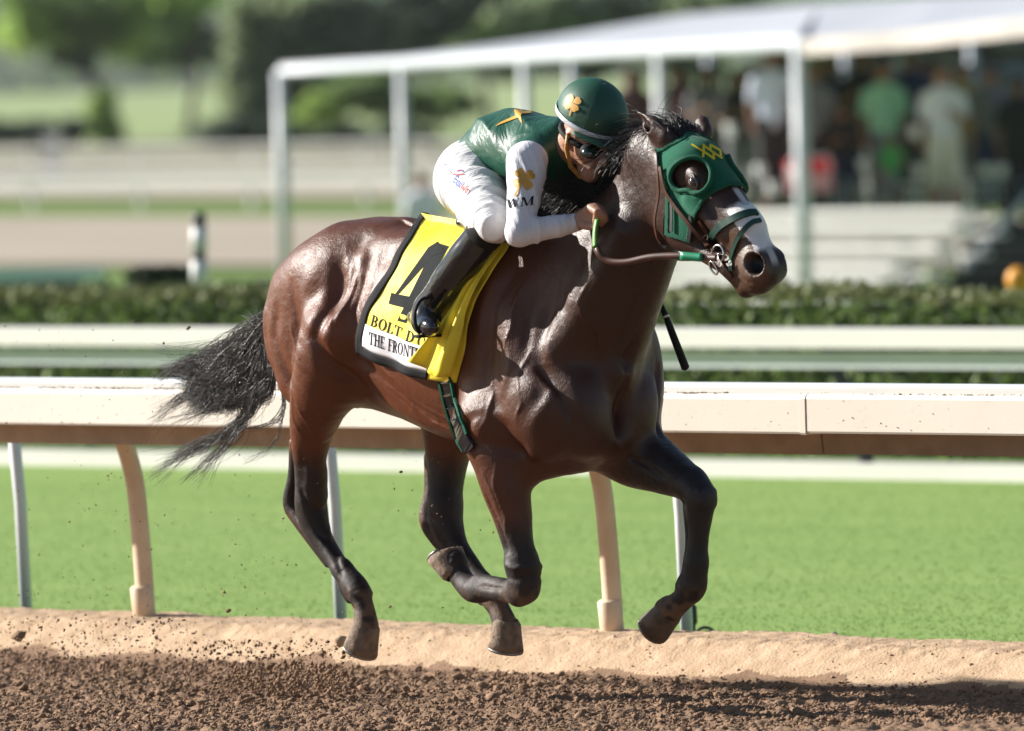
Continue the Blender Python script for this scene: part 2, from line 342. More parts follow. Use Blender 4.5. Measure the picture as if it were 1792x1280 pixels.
# loose clods on the track
ICO_V, ICO_F = None, None
bm = bmesh.new(); bmesh.ops.create_icosphere(bm, subdivisions=1, radius=1.0); ICO_V = np.array([v.co[:] for v in bm.verts]); ICO_F = np.array([[v.index for v in f.verts] for f in bm.faces]); bm.free()
def clods(name, pos, rad, mt, seed=0, flat=0.75):
    rs = np.random.default_rng(seed); m_ = len(pos); nv = len(ICO_V); J = 1 + 0.38 * rs.normal(size=(m_, nv, 1)); sc = rad[:, None, None] * rs.uniform(0.65, 1.3, (m_, 1, 3)); sc[..., 2] *= flat
    V = (pos[:, None] + ICO_V[None] * np.clip(J, 0.45, 1.6) * sc).reshape(-1, 3); F = (ICO_F[None] + (np.arange(m_) * nv)[:, None, None]).reshape(-1, 3); return qobj(name, V, F, mt)
n = 56000; X = RNG.uniform(-2.2, 2.2, n); Yd = RNG.uniform(28.7, 34.0, n); p = np.stack([X, Yd, np.zeros(n)], -1); qq = (p - RO) @ RN
mk = qq < -0.46 + 0.10 * RNG.normal(size=n); p = p[mk]; p[:, 2] = dirt_h(p) + 0.003; rd = 0.0032 + 0.0070 * RNG.random(len(p)) ** 3 + (RNG.random(len(p)) > 0.985) * 0.012
tag(clods('loose_soil', p, rd, M_CLOD, 3), 'crumbled brown soil lying loose over the harrowed track', 'soil', kind='stuff')
n = 800; s_ = RNG.uniform(-4, 4, n); q_ = -0.45 + 0.5 * RNG.random(n) ** 2; p = RO + s_[:, None] * RU + q_[:, None] * RN; p[:, 2] = berm_h(q_, p * (1, 1, 0)) + 0.002
tag(clods('sand_grains', p, 0.002 + 0.004 * RNG.random(n) ** 3, M_SAND, 4), 'small lumps of sand scattered on the pale berm', 'sand', kind='stuff')
# --- main safety rail
M_RAIL = mat('cream_rail', (0.76, 0.70, 0.60), rough=0.5, var=0.03, scale=3, bump=0.04, bscale=60)
M_RAIL_SHADE = mat('rail_skirt', (0.42, 0.30, 0.20), rough=0.8, var=0.12, scale=8, bump=0.2, bscale=80)  # brown shade under the lip, with dirt bounce, put into the colour
M_POST = mat('cream_post', (0.74, 0.58, 0.42), rough=0.6, col2=(0.56, 0.40, 0.26), scale=5, bump=0.1, bscale=60)
rail = empty('safety_rail', rw(0, 0, 0), 'cream running rail on curved posts directly behind the racehorse', 'rail')
def sweep(name, prof, s0, s1, mt, parent, smooth=False, dq=0.0, dz=0.0):
    m_ = len(prof); V = [rw(s, q + dq, z + dz) for s in (s0, s1) for q, z in prof]; F = [(k, (k + 1) % m_, m_ + (k + 1) % m_, m_ + k) for k in range(m_)] + [tuple(range(m_))[::-1], tuple(range(m_, 2 * m_))]
    return mobj(name, V, F, mt, parent, smooth)
q0 = -0.45
PR = [(q0 + 0.004, 0.855), (q0, 0.862), (q0, 0.972), (q0 + 0.006, 0.984), (q0 + 0.02, 0.990), (q0 + 0.30, 0.998), (q0 + 0.32, 0.985), (q0 + 0.32, 0.87), (q0 + 0.15, 0.855)]
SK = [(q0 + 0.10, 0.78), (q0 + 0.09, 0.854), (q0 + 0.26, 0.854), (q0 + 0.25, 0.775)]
sj = LR(1405, 725, q0)[0]
for a, b, dz in ((sj - 12.0, sj - 6.004, 0), (sj - 6.0, sj - 0.003, 0.0), (sj + 0.003, sj + 6.0, 0.003)):
    seg = sweep('rail_beam', PR, a, b, M_RAIL, rail, dz=dz); sweep('rail_skirt', SK, a + 0.001, b - 0.001, M_RAIL_SHADE, seg, dz=dz)
sweep('joint_sleeve', [(q + (-0.003 if q < -0.2 else 0.003), z + (0.003 if z > 0.9 else -0.003)) for q, z in PR], sj - 0.012, sj + 0.012, M_RAIL, rail)
for s0 in (-7.08, -4.71, -2.34, 0.045, 2.42, 4.79):
    mb = MB(); cur = spline([rw(s0, q0 + 0.31, 0.82), rw(s0, q0 + 0.345, 0.755), rw(s0, q0 + 0.385, 0.63), rw(s0, q0 + 0.405, 0.46), rw(s0, q0 + 0.42, 0.25), rw(s0, q0 + 0.43, 0.02)], 26)
    mb.tube(cur, 0.0345, 18); po = mb.build('post', M_POST, rail, True)
    mb = MB(); d = rw(s0, q0 + 0.43, 0.02) - rw(s0, q0 + 0.403, 0.24); b0 = rw(s0, q0 + 0.403, 0.24)
    mb.tube([b0, b0 + d * 0.03, b0 + d * 0.95], [0.036, 0.042, 0.043], 18); mb.build('collar', M_POST, po, True)
# dirt lying along the rail top
n = 5200; s_ = RNG.uniform(-5, 4.5, n); p = np.array([rw(s, q0 + 0.012 + 0.02 * abs(RNG.normal()), 0.991) for s in s_]); dens = (vnoise(p * (1, 1, 0), 1.5, 5) + 0.5 * vnoise(p * (1, 1, 0), 9, 6)) > 0.72
tag(clods('rail_dust', p[dens], 0.0012 + 0.0032 * RNG.random(dens.sum()) ** 3, M_CLOD, 6), 'brown dirt crumbs lying along the top edge of the rail', 'dirt', kind='stuff')
n = 420; s_ = RNG.uniform(-5, 4.5, n); p = np.array([rw(s, q0 - 0.0005, 0.86 + 0.115 * RNG.random() ** 1.4) for s in s_]); tag(clods('mud_specks', p, 0.0008 + 0.0022 * RNG.random(n) ** 4, M_CLOD, 8), 'tiny mud specks spattered over the cream rail face', 'mud', kind='stuff')
# --- white turf rail just behind
M_WPIPE = mat('white_pipe', (0.70, 0.73, 0.77), rough=0.4, var=0.03, scale=6)
tr = empty('turf_rail', rw(0, 0.64, 0), 'slim white pipe rail on slanted posts behind the cream rail', 'rail')
zt = 0.962; mb = MB(); mb.tube([rw(s, 0.50, zt) for s in np.linspace(-14, 12, 14)], 0.022, 12); mb.build('rail_pipe', M_WPIPE, tr, True)
for s0 in (-7.1, -5.42, -3.70, -1.98, -0.22, 1.62, 3.4, 5.1):
    mb = MB(); mb.tube([rw(s0, 0.64, -0.05), rw(s0 + 0.02, 0.60, 0.5), rw(s0 + 0.06, 0.52, zt - 0.02)], 0.0235, 12); mb.build('post', M_WPIPE, tr, True)
for s0 in (1.62, 1.78):
    mb = MB(); mb.tube([rw(s0 + 0.016 * math.sin(a), 0.50 + 0.036 * math.cos(a), zt + 0.038 * math.sin(a)) for a in np.linspace(0, 6.283, 14)], 0.003, 6, cap=False); mb.build('cable_tie', M_WPIPE, tr, True)
# irrigation stake and stub behind the berm
M_PIPEB = mat('black_plastic', (0.02, 0.022, 0.025), rough=0.5, scale=20)
hs = empty('sprinkler', rw(-0.3, 0.75, 0), 'thin black sprinkler riser standing beside the turf rail post', 'sprinkler')
g0 = onz(1212, 1118, 0.03); mb = MB(); mb.tube([g0, g0 + np.array([0, 0, 0.05])], 0.012, 8); mb.build('base', M_PIPEB, hs, True)
mb = MB(); mb.tube([g0 + np.array([0, 0, 0.05]), g0 + np.array([0, 0, 0.06]), g0 + np.array([0, 0, 0.115]), g0 + np.array([0, 0, 0.125])], [0.014, 0.02, 0.018, 0.011], 10); mb.build('head', M_PIPEB, hs, True)
mb = MB(); mb.tube(spline([g0, g0 + np.array([0.03, 0.02, 0.035]), g0 + np.array([0.07, 0.05, 0.03]), g0 + np.array([0.10, 0.08, -0.01])], 10), 0.006, 6); mb.build('hose', M_PIPEB, hs, True)
g1 = onz(1460, 1128, 0.02); mb = MB(); mb.tube([g1, g1 + np.array([0, 0, 0.03]), g1 + np.array([0, 0, 0.045])], [0.018, 0.017, 0.008], 8); so = mb.build('stub', mat('grey_stub', (0.25, 0.2, 0.18), scale=20), None, True); tag(so, 'small grey stub poking out of the grass behind the berm', 'stub')
# --- far turf rail, kerb and hedge
M_FRAIL = mat('far_rail_white', (0.66, 0.64, 0.60), rough=0.5, var=0.04, scale=1); M_FR2 = mat('far_rail_grey', (0.52, 0.56, 0.58), rough=0.5, var=0.04, scale=3)
fr = empty('far_rail', rw(-11, 11, 0), 'pale double rail on dark posts across the far side of the turf', 'rail')
qf_ = 11.0
sweep('rail_beam', [(qf_ - 0.04, 0.66), (qf_ - 0.04, 0.75), (qf_ - 0.02, 0.757), (qf_ + 0.16, 0.757), (qf_ + 0.18, 0.66)], -32, 14, M_FRAIL, fr)
sweep('rail_beam', [(qf_ + 0.03, 0.555), (qf_ + 0.03, 0.635), (qf_ + 0.10, 0.635), (qf_ + 0.10, 0.555)], -32, 14, M_FR2, fr)
M_DKP = mat('dark_post', (0.05, 0.055, 0.06), rough=0.6, scale=10)
for k in range(18):
    s0 = -31 + 2.45 * k; mb = MB(); mb.tube([rw(s0, qf_ + 0.42, 0.0), rw(s0, qf_ + 0.30, 0.35), rw(s0, qf_ + 0.12, 0.655)], 0.036, 8); mb.build('post', M_DKP if k % 2 else M_FR2, fr, True)
kb = sweep('kerb', [(10.9, 0.0), (10.9, 0.075), (10.99, 0.08), (10.99, 0.0)], -32, 14, M_FRAIL, None); tag(kb, 'low white kerb board along the foot of the far rail', 'kerb')
M_HEDGE = mat('hedge_leaf', (0.19, 0.275, 0.075), rough=0.6, col2=(0.13, 0.20, 0.052), scale=1.2, trans=0.25, spec=0.3); M_HTOP = mat('hedge_top_leaf', (0.20, 0.215, 0.085), rough=0.7, col2=(0.15, 0.18, 0.065), scale=2.0, trans=0.2)
M_TWIG = mat('twig', (0.035, 0.03, 0.02), rough=0.9)
def leafcloud(name, P, size, mt, parent=None, seed=1, up=0.0):
    rs = np.random.default_rng(seed); n = len(P); a = rs.normal(size=(n, 3)); a /= np.linalg.norm(a, axis=1)[:, None]; b = np.cross(a, rs.normal(size=(n, 3))); b /= np.linalg.norm(b, axis=1)[:, None]; s = size * rs.uniform(0.6, 1.4, (n, 1))
    V = np.stack([P - a * s, P + b * s * 0.5, P + a * s, P - b * s * 0.5], 1).reshape(-1, 3)
    if parent is not None: V = V - np.array(parent.location)
    return qobj(name, V, np.arange(4 * n).reshape(-1, 4), mt, parent)
hg = empty('hedge', rw(-11, 12.9, 0), 'long clipped green hedge behind the far rail', 'hedge')
hzt = LR(896, 521, 12.7)[2]
n = 52000; s_ = RNG.uniform(-31, 8, n); side = RNG.random(n); q_ = np.where(side < 0.62, 12.7 + 0.06 * RNG.normal(size=n), RNG.uniform(12.7, 13.15, n)); z_h = np.where(side < 0.62, RNG.uniform(0, hzt, n), hzt + 0.02 * RNG.normal(size=n))
P = RO + s_[:, None] * RU + q_[:, None] * RN; bump_ = 0.12 * (vnoise(P, 1.1, 51) - 0.5); P = P - RN * bump_[:, None] * 1.2; P[:, 2] = z_h + bump_ * 0.5
top = z_h > hzt - 0.04
leafcloud('hedge_leaves', P[~top], 0.034, M_HEDGE, hg, 2); leafcloud('hedge_crown', P[top], 0.036, M_HTOP, hg, 3)
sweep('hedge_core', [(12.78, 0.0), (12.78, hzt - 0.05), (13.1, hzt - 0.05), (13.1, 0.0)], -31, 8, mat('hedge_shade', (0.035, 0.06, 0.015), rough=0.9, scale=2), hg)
# ------------------------------------------------------------------ far background
GZ = -0.66
PI = math.pi
def gxy(x, y): return onz(x, y, GZ)
def band(name, y0, y1, mt, x0=-600, x1=2400, dz=0.05):
    a = [gxy(x0, y0), gxy(x1, y0), gxy(x1, y1), gxy(x0, y1)]; 
    s = 1.0
    o = mobj(name, [(p[0], p[1], GZ + dz) for p in a], [(3, 2, 1, 0)], mt); return tag(o, kind='structure')
M_BEIGE = mat('far_dirt', (0.38, 0.32, 0.245), rough=0.95, var=0.08, scale=0.2); M_OLIVE = mat('far_scrub', (0.21, 0.20, 0.12), rough=0.95, var=0.15, scale=0.1)
M_LAWN = mat('far_lawn', (0.27, 0.35, 0.13), rough=0.95, var=0.12, scale=0.05); M_MINT = mat('pale_awning_green', (0.62, 0.80, 0.70), rough=0.8, var=0.05, scale=0.5)
band('infield_track', 470, 384, M_BEIGE); band('far_track', 350, 318, M_BEIGE); band('scrub_strip', 315, 250, M_OLIVE); tag(mobj('lawn', [(-120, 395, GZ + 0.05), (120, 395, GZ + 0.05), (420, 1900, GZ + 0.05), (-420, 1900, GZ + 0.05)], [(0, 1, 2, 3)], M_LAWN), kind='structure')
M_WR = mat('far_white_rail', (0.52, 0.52, 0.50), rough=0.7, var=0.04, scale=1)
def hrail(label, y_top, d, h, n, th, x0=-300, x1=2200, low=None):
    Xa, Xb = (x0 - 896) / FPX * d, (x1 - 896) / FPX * d; e = empty('far_rail_line', (0, d, GZ), label, 'rail', 'rails across the far infield'); AX = np.stack([RU, RN, np.array([0, 0, 1.0])]); k_ = 1 / RU[0]; mb = MB(); mb.box((0, d, GZ + h), ((Xb - Xa) * k_, 0.12, th), AX); mb.build('rail_beam', M_WR, e)
    for k in range(n):
        x = Xa + (Xb - Xa) * (k + 0.5) / n; mb = MB(); mb.box(np.array([0, d, GZ + h / 2]) + RU * x * k_ + RN * 0.1, (0.12, 0.06, h), AX); mb.build('post', M_WR, e)
hrail('nearest white rail crossing the blurred infield at the left', 0, 185, 0.55, 12, 0.22); hrail('middle white rail crossing the blurred infield at the left', 0, 215, 0.60, 14, 0.14); hrail('farthest thin white rail crossing the blurred infield at the left', 0, 258, 0.72, 12, 0.10)
# low clipped blocks and markers just beyond the hedge, left
def box_hedge(name, label, x0, x1, y0, y1, d, mt, depth=1.2, seed=5):
    a = at(x0, y1, d); b = at(x1, y0, d); e = empty(name, (a[0], d, a[2]), label, 'hedge'); rs = np.random.default_rng(seed); n = 2500
    P = np.stack([rs.uniform(a[0], b[0], n), d + depth * rs.random(n) ** 2, a[2] + (b[2] - a[2]) * rs.random(n) ** 0.7], -1); leafcloud('leaves', P, 0.06, mt, e, seed)
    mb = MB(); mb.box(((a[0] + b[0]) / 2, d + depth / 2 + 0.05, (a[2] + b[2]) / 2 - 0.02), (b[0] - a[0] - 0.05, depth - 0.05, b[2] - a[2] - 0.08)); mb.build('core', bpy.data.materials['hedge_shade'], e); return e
M_DHEDGE = mat('dark_hedge_leaf', (0.04, 0.06, 0.018), rough=0.7, col2=(0.02, 0.035, 0.012), scale=1.5, trans=0.15)
box_hedge('low_hedge', 'low dark hedge strip behind the far rail hedge at the left', -200, 470, 500, 620, 64, M_DHEDGE)
box_hedge('hedge_block', 'raised dark green hedge block beside the striped pole', 232, 345, 474, 620, 66, M_DHEDGE, seed=7)
tz = at(90, 470, 80); aw = empty('pale_barrier', (tz[0], 80, tz[2]), 'pale mint green barrier strip at the left beyond the hedges', 'barrier'); mb = MB(); a = at(-250, 500, 80); b = at(182, 468, 80); mb.box(((a[0] + b[0]) / 2, 80, (a[2] + b[2]) / 2), (b[0] - a[0], 0.1, b[2] - a[2])); mb.build('panel', M_MINT, aw); mb = MB(); mb.box(((a[0] + b[0]) / 2, 80.1, a[2] - 0.35), (b[0] - a[0] - 0.4, 0.06, 0.7)); mb.build('base', M_DKP, aw)
# striped pole and round markers
M_WPAINT = mat('white_paint', (0.78, 0.78, 0.76), rough=0.4, var=0.03, scale=5); M_BPAINT = mat('black_paint', (0.02, 0.02, 0.02), rough=0.4, scale=5)
pd = 57.0; p0 = at(349, 600, pd); pole = empty('striped_pole', p0, 'black and white banded distance pole at the left beyond the hedge', 'pole')
for ya, yb, mt_, w in ((372, 397, M_BPAINT, 0.040), (397, 441, M_WPAINT, 0.050), (441, 456, M_BPAINT, 0.042), (456, 500, M_WPAINT, 0.052), (500, 510, M_BPAINT, 0.042), (510, 532, M_WPAINT, 0.050), (532, 600, M_BPAINT, 0.042)):
    mb = MB(); mb.tube([at(348, ya, pd), at(349, yb, pd)], w, 14); mb.build('band', mt_, pole, True)
def marker(x, y, r_px, d, mt_, label):
    c_ = at(x, y, d); r = r_px / FPX * d; e = empty('marker_ball', (c_[0], d, GZ + 0.3), label, 'marker'); mb = MB(); mb.tube([(c_[0], d, -0.6), (c_[0], d, c_[2])], 0.02, 8); mb.build('stem', M_DKP, e, True)
    V = []; F = []
    for i in range(11):
        for k in range(16): t = PI * i / 10; p = 2 * PI * k / 16; V.append((c_[0] + r * math.sin(t) * math.cos(p), d + r * math.sin(t) * math.sin(p), c_[2] + r * 1.05 * math.cos(t)))
    for i in range(10):
        for k in range(16): F.append((i * 16 + k, i * 16 + (k + 1) % 16, (i + 1) * 16 + (k + 1) % 16, (i + 1) * 16 + k))
    mobj('ball', V, F, mt_, e, True)
marker(150, 515, 13, 57, M_WPAINT, 'small white marker ball above the hedge at the far left'); marker(1782, 490, 22, 57, mat('yellow_orange', (0.75, 0.33, 0.02), rough=0.5, scale=6), 'round yellow orange marker ball above the hedge at the right edge')
box = at(92, 280, 240); mb = MB(); mb.box((box[0], 240, GZ + 0.75), (0.42, 0.4, 1.1)); mb.box((box[0], 240, GZ + 0.1), (0.5, 0.5, 0.2)); mb.box((box[0], 240, GZ + 1.34), (0.5, 0.5, 0.08)); tag(mb.build('white_cabinet', M_WPAINT), 'small white cabinet standing far off at the left', 'cabinet')
# trees
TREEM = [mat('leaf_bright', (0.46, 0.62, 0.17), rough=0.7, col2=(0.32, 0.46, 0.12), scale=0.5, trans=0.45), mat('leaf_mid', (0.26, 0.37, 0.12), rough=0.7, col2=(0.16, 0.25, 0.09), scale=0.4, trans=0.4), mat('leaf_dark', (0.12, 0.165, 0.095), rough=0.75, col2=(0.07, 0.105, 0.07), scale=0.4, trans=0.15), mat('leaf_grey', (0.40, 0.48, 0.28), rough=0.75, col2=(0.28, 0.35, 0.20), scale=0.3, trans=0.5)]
M_BARK = mat('bark', (0.075, 0.06, 0.045), rough=0.95, scale=3, bump=0.5, bscale=10)
def tree(label, x, ybase, d, trunk_h, lean, clumps, seed, name='broadleaf_tree', n=3200, size=0.30, zb=GZ):
    g = at(x, ybase, d); rs = np.random.default_rng(seed); e = empty(name, (g[0], d, zb), label, 'tree', 'trees beyond the infield'); s = d / FPX
    top = np.array([g[0] + lean, d, zb + trunk_h]); mb = MB(); r0 = 0.035 * trunk_h + 0.12
    mb.tube(spline([(g[0], d, zb), (g[0] + lean * 0.35, d, zb + trunk_h * 0.5), tuple(top)], 10), np.linspace(r0, r0 * 0.6, 10), 10)
    for cx, cy, rx, ry, mi in clumps: c_ = at(cx, cy, d); mb.tube(spline([top, (top + c_) / 2 + rs.normal(size=3) * 0.3, c_], 6), np.linspace(r0 * 0.5, 0.04, 6), 6)
    mb.build('trunk', M_BARK, e, True)
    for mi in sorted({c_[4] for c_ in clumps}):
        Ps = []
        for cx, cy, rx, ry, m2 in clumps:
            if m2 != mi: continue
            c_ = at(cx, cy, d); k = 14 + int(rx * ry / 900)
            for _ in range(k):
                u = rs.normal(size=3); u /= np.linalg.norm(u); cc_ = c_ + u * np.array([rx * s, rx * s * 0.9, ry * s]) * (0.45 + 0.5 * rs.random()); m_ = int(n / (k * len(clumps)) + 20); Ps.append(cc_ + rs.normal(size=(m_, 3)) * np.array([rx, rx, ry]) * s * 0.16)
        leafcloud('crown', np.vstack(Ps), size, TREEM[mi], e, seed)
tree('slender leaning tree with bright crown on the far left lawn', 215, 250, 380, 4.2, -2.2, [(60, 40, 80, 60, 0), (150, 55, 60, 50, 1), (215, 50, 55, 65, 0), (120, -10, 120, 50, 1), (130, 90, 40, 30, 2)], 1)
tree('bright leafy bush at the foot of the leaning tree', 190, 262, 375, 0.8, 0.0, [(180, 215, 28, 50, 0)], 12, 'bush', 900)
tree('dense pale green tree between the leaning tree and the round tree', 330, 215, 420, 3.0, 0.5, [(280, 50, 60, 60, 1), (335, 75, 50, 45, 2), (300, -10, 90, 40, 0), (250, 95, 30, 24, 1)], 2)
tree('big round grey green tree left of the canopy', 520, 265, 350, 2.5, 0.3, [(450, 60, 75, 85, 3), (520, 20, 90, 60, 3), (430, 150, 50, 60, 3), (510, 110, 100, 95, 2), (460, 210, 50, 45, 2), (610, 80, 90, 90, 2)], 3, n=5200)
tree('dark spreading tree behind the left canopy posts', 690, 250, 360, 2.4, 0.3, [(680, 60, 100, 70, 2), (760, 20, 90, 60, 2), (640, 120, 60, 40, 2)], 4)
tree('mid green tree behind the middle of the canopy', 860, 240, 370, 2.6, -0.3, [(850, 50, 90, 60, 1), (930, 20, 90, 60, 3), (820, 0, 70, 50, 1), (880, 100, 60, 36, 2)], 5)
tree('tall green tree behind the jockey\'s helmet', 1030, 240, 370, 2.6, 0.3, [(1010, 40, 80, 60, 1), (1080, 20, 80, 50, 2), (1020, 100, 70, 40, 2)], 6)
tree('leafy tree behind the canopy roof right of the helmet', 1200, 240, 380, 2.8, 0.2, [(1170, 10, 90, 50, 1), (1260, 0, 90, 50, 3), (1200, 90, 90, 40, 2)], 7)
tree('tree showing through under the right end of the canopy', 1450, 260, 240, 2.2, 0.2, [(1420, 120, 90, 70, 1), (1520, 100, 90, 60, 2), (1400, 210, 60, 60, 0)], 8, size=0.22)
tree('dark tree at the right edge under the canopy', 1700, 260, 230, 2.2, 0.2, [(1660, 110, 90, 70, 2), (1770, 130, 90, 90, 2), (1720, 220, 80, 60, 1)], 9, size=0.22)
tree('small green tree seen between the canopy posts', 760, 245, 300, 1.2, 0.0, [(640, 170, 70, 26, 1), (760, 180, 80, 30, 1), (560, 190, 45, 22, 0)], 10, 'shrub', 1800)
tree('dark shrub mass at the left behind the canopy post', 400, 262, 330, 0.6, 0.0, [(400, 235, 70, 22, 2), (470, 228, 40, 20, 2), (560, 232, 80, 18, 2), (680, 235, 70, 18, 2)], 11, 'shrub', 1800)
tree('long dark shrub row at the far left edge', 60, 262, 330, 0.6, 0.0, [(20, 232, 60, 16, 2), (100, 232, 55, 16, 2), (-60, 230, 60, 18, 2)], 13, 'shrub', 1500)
# wooded rise closing the view
V = []; F = []; nx, ny = 90, 7
for j in range(ny):
    for i in range(nx): V.append((-500 + 1000 * i / (nx - 1), 2200 + 70 * j, GZ + (70 * math.sin(j / (ny - 1) * PI / 2)) * (0.9 + 0.25 * math.sin(i * 0.37) + 0.12 * math.sin(i * 1.7))))
for j in range(ny - 1):
    for i in range(nx - 1): F.append((j * nx + i, j * nx + i + 1, (j + 1) * nx + i + 1, (j + 1) * nx + i))
tag(mobj('hills', V, F, mat('wooded_slope', (0.055, 0.085, 0.035), rough=0.95, col2=(0.03, 0.05, 0.022), scale=0.12, bump=1.0, bscale=0.4), None, True), kind='structure')
n = 16000; rs = np.random.default_rng(77); tj = rs.random(n); ti = rs.uniform(-460, 460, n); fi = (ti + 500) / 1000 * 89
P = np.stack([ti, 2195 + 420 * tj, GZ + 70 * np.sin(tj * PI / 2) * (0.9 + 0.25 * np.sin(fi * 0.37) + 0.12 * np.sin(fi * 1.7)) + rs.random(n) * 8 * vnoise(np.stack([ti, tj * 200, 0 * ti], -1), 0.06, 8)], -1)
tag(leafcloud('distant_wood', P, 3.2, TREEM[1], None, 9), 'far wooded slope reading as one dark green mass', 'wood', kind='stuff')
# --- canopy and bleachers
M_CAN = mat('canopy_white', (0.50, 0.52, 0.56), rough=0.5, var=0.08, scale=0.6); M_FRM = mat('canopy_frame', (0.60, 0.63, 0.68), rough=0.4, var=0.03, scale=1)
can = empty('canopy', at(1400, 480, 100), 'long white canopy on slim posts over the spectators', 'canopy')
def xd(px_): 
    t = (px_ - 487) / (1395 - 487); return 113 - 12 * t if px_ < 1390 else 92.5
tops = {487: 126, 700: 113, 915: 101, 1150: 88, 1395: 76}
pts_top = []
for px_, yt in tops.items():
    d = xd(px_); a = at(px_ + 3, yt, d); pts_top.append(a); b = np.array([a[0], d, GZ]); mb = MB(); mb.tube([a, b], 0.078 if px_ in (487, 1395) else 0.07, 10); mb.build('post', M_FRM, can, True)
mb = MB(); mb.tube([pts_top[0] + np.array([0, 0, -0.06])] + [pts_top[0] + np.array([0.05, 0, 0])] + pts_top[1:] + [at(1412, 76, 92.4)], 0.08, 10); mb.build('front_beam', M_FRM, can, True)
# sloping roof sheet from the front beam up to the back edge
def roof(name, fr_, bk_, th):
    V = []; F = []; n_ = len(fr_)
    for a, b in zip(fr_, bk_): V += [a, b, a - np.array([0, 0, th]), b - np.array([0, 0, th])]
    for i in range(n_ - 1):
        k = 4 * i; F += [(k, k + 4, k + 5, k + 1), (k + 2, k + 3, k + 7, k + 6), (k, k + 2, k + 6, k + 4), (k + 1, k + 5, k + 7, k + 3)]
    F += [(0, 1, 3, 2), (4 * n_ - 4, 4 * n_ - 2, 4 * n_ - 1, 4 * n_ - 3)]
    return mobj(name, V, F, M_CAN, can)
roof('roof', [p + np.array([0, 0, 0.09]) for p in pts_top], [at(x, y, d) for x, y, d in ((510, 119, 118), (760, 98, 116), (985, 62, 113), (1200, 26, 110), (1440, 6, 107))], 0.05)
roof('roof', [at(1398, 74, 92.2), at(1600, 52, 90), at(1830, 26, 87)], [at(1441, 5, 106.5), at(1640, -6, 104), at(1860, -16, 101)], 0.06)
mb = MB(); fa = [at(1404, 80, 92.0), at(1600, 66, 89.8), at(1830, 42, 86.8)]
V = []; F = []
for p in fa: V += [p + np.array([0, 0, 0.07]), p - np.array([0, 0, 0.10]), p + np.array([0, 0.06, 0.07]), p + np.array([0, 0.06, -0.10])]
for i in range(2): k = 4 * i; F += [(k, k + 1, k + 5, k + 4), (k + 2, k + 6, k + 7, k + 3), (k, k + 4, k + 6, k + 2), (k + 1, k + 3, k + 7, k + 5)]
mobj('valance', V, F, mat('valance_tan', (0.50, 0.45, 0.42), rough=0.6, scale=1), can)
for x in (1000, 1240, 1480, 1700): a = at(x, 150, 118); mb = MB(); mb.tube([(a[0], 118, GZ), (a[0], 118, at(x, 60, 118)[2])], 0.05, 8); mb.build('back_post', M_FRM, can, True)
bl = empty('bleachers', at(1420, 500, 98), 'white aluminium bleacher rows below the canopy', 'bleachers')
M_ALU = mat('bleacher_alu', (0.78, 0.78, 0.75), rough=0.45, var=0.06, scale=0.8); M_DARK = mat('stand_dark', (0.05, 0.055, 0.06), rough=0.8, scale=1)
rows = [(384, 1010, 1700, 97.6), (412, 1030, 1690, 96.7), (447, 1040, 1660, 95.8), (480, 1060, 1580, 94.9), (506, 1080, 1560, 94.0), (540, 1080, 1540, 93.1)]
BA = R(-46); BX = np.array([math.cos(BA), math.sin(BA), 0]); BY = np.array([-math.sin(BA), math.cos(BA), 0]); BAX = np.stack([BX, BY, np.array([0, 0, 1.0])])
def brow(x, d): X0 = (1400 - 896) / FPX * d; k = (x - 896) / FPX; t = (k * d - X0) / (BX[0] - k * BX[1]); return np.array([X0 + t * BX[0], d + t * BX[1], 0])
for y, xa, xb, d in rows:
    a, b = brow(xa, d), brow(xb, d); zc_ = at(1400, y, d)[2]; ln = np.linalg.norm(b - a); c_ = (a + b) / 2 + np.array([0, 0, zc_])
    mb = MB(); mb.box(c_ + np.array([0, 0, 0.075]), (ln, 0.28, 0.05), BAX); mb.build('plank', M_ALU, bl); mb = MB(); mb.box(c_ + BY * 0.16 + np.array([0, 0, -0.015]), (ln, 0.03, 0.13), BAX); mb.build('riser', M_ALU, bl)
    mb = MB(); mb.box(c_ + BY * 0.55 + np.array([0, 0, -0.03]), (ln, 0.30, 0.04), BAX); mb.build('footboard', M_ALU, bl)
for x in (1060, 1180, 1290, 1410, 1530, 1650):
    a = brow(x, 98.2); zz_ = at(1400, 390, 97.6)[2]; mb = MB(); mb.box((a[0], a[1], (zz_ + GZ) / 2 - 0.06), (0.06, 0.06, zz_ - GZ)); mb.build('strut', M_DARK, bl); b = brow(x, 97.2); c2_ = brow(x, 93.6); mb = MB(); mb.tube([(b[0], b[1], zz_ - 0.16), (c2_[0], c2_[1], GZ)], 0.035, 6); mb.build('stringer', M_DARK, bl, True)
zr = at(1500, 330, 103)[2]; zb_ = at(1500, 372, 103)[2]
rg_ = empty('guard_rail', at(1530, 370, 103), 'slim grey guard rail with upright bars at the top bleacher row', 'railing'); mb = MB(); xa, xb = at(1440, 0, 103.9)[0], at(1790, 0, 103.9)[0]; mb.tube([(xa, 103.9, zr), (xb, 103.9, zr)], 0.025, 6); mb.build('hand_rail', M_FRM, rg_, True)
for k in range(26): x = xa + (xb - xa) * (k + 0.5) / 26; mb = MB(); mb.tube([(x, 103.9, zb_), (x, 103.9, zr)], 0.011, 5); mb.build('baluster', M_FRM, rg_)
sd = empty('stair_block', at(1720, 500, 99), 'dark metal stair structure at the right of the bleachers', 'stairs')
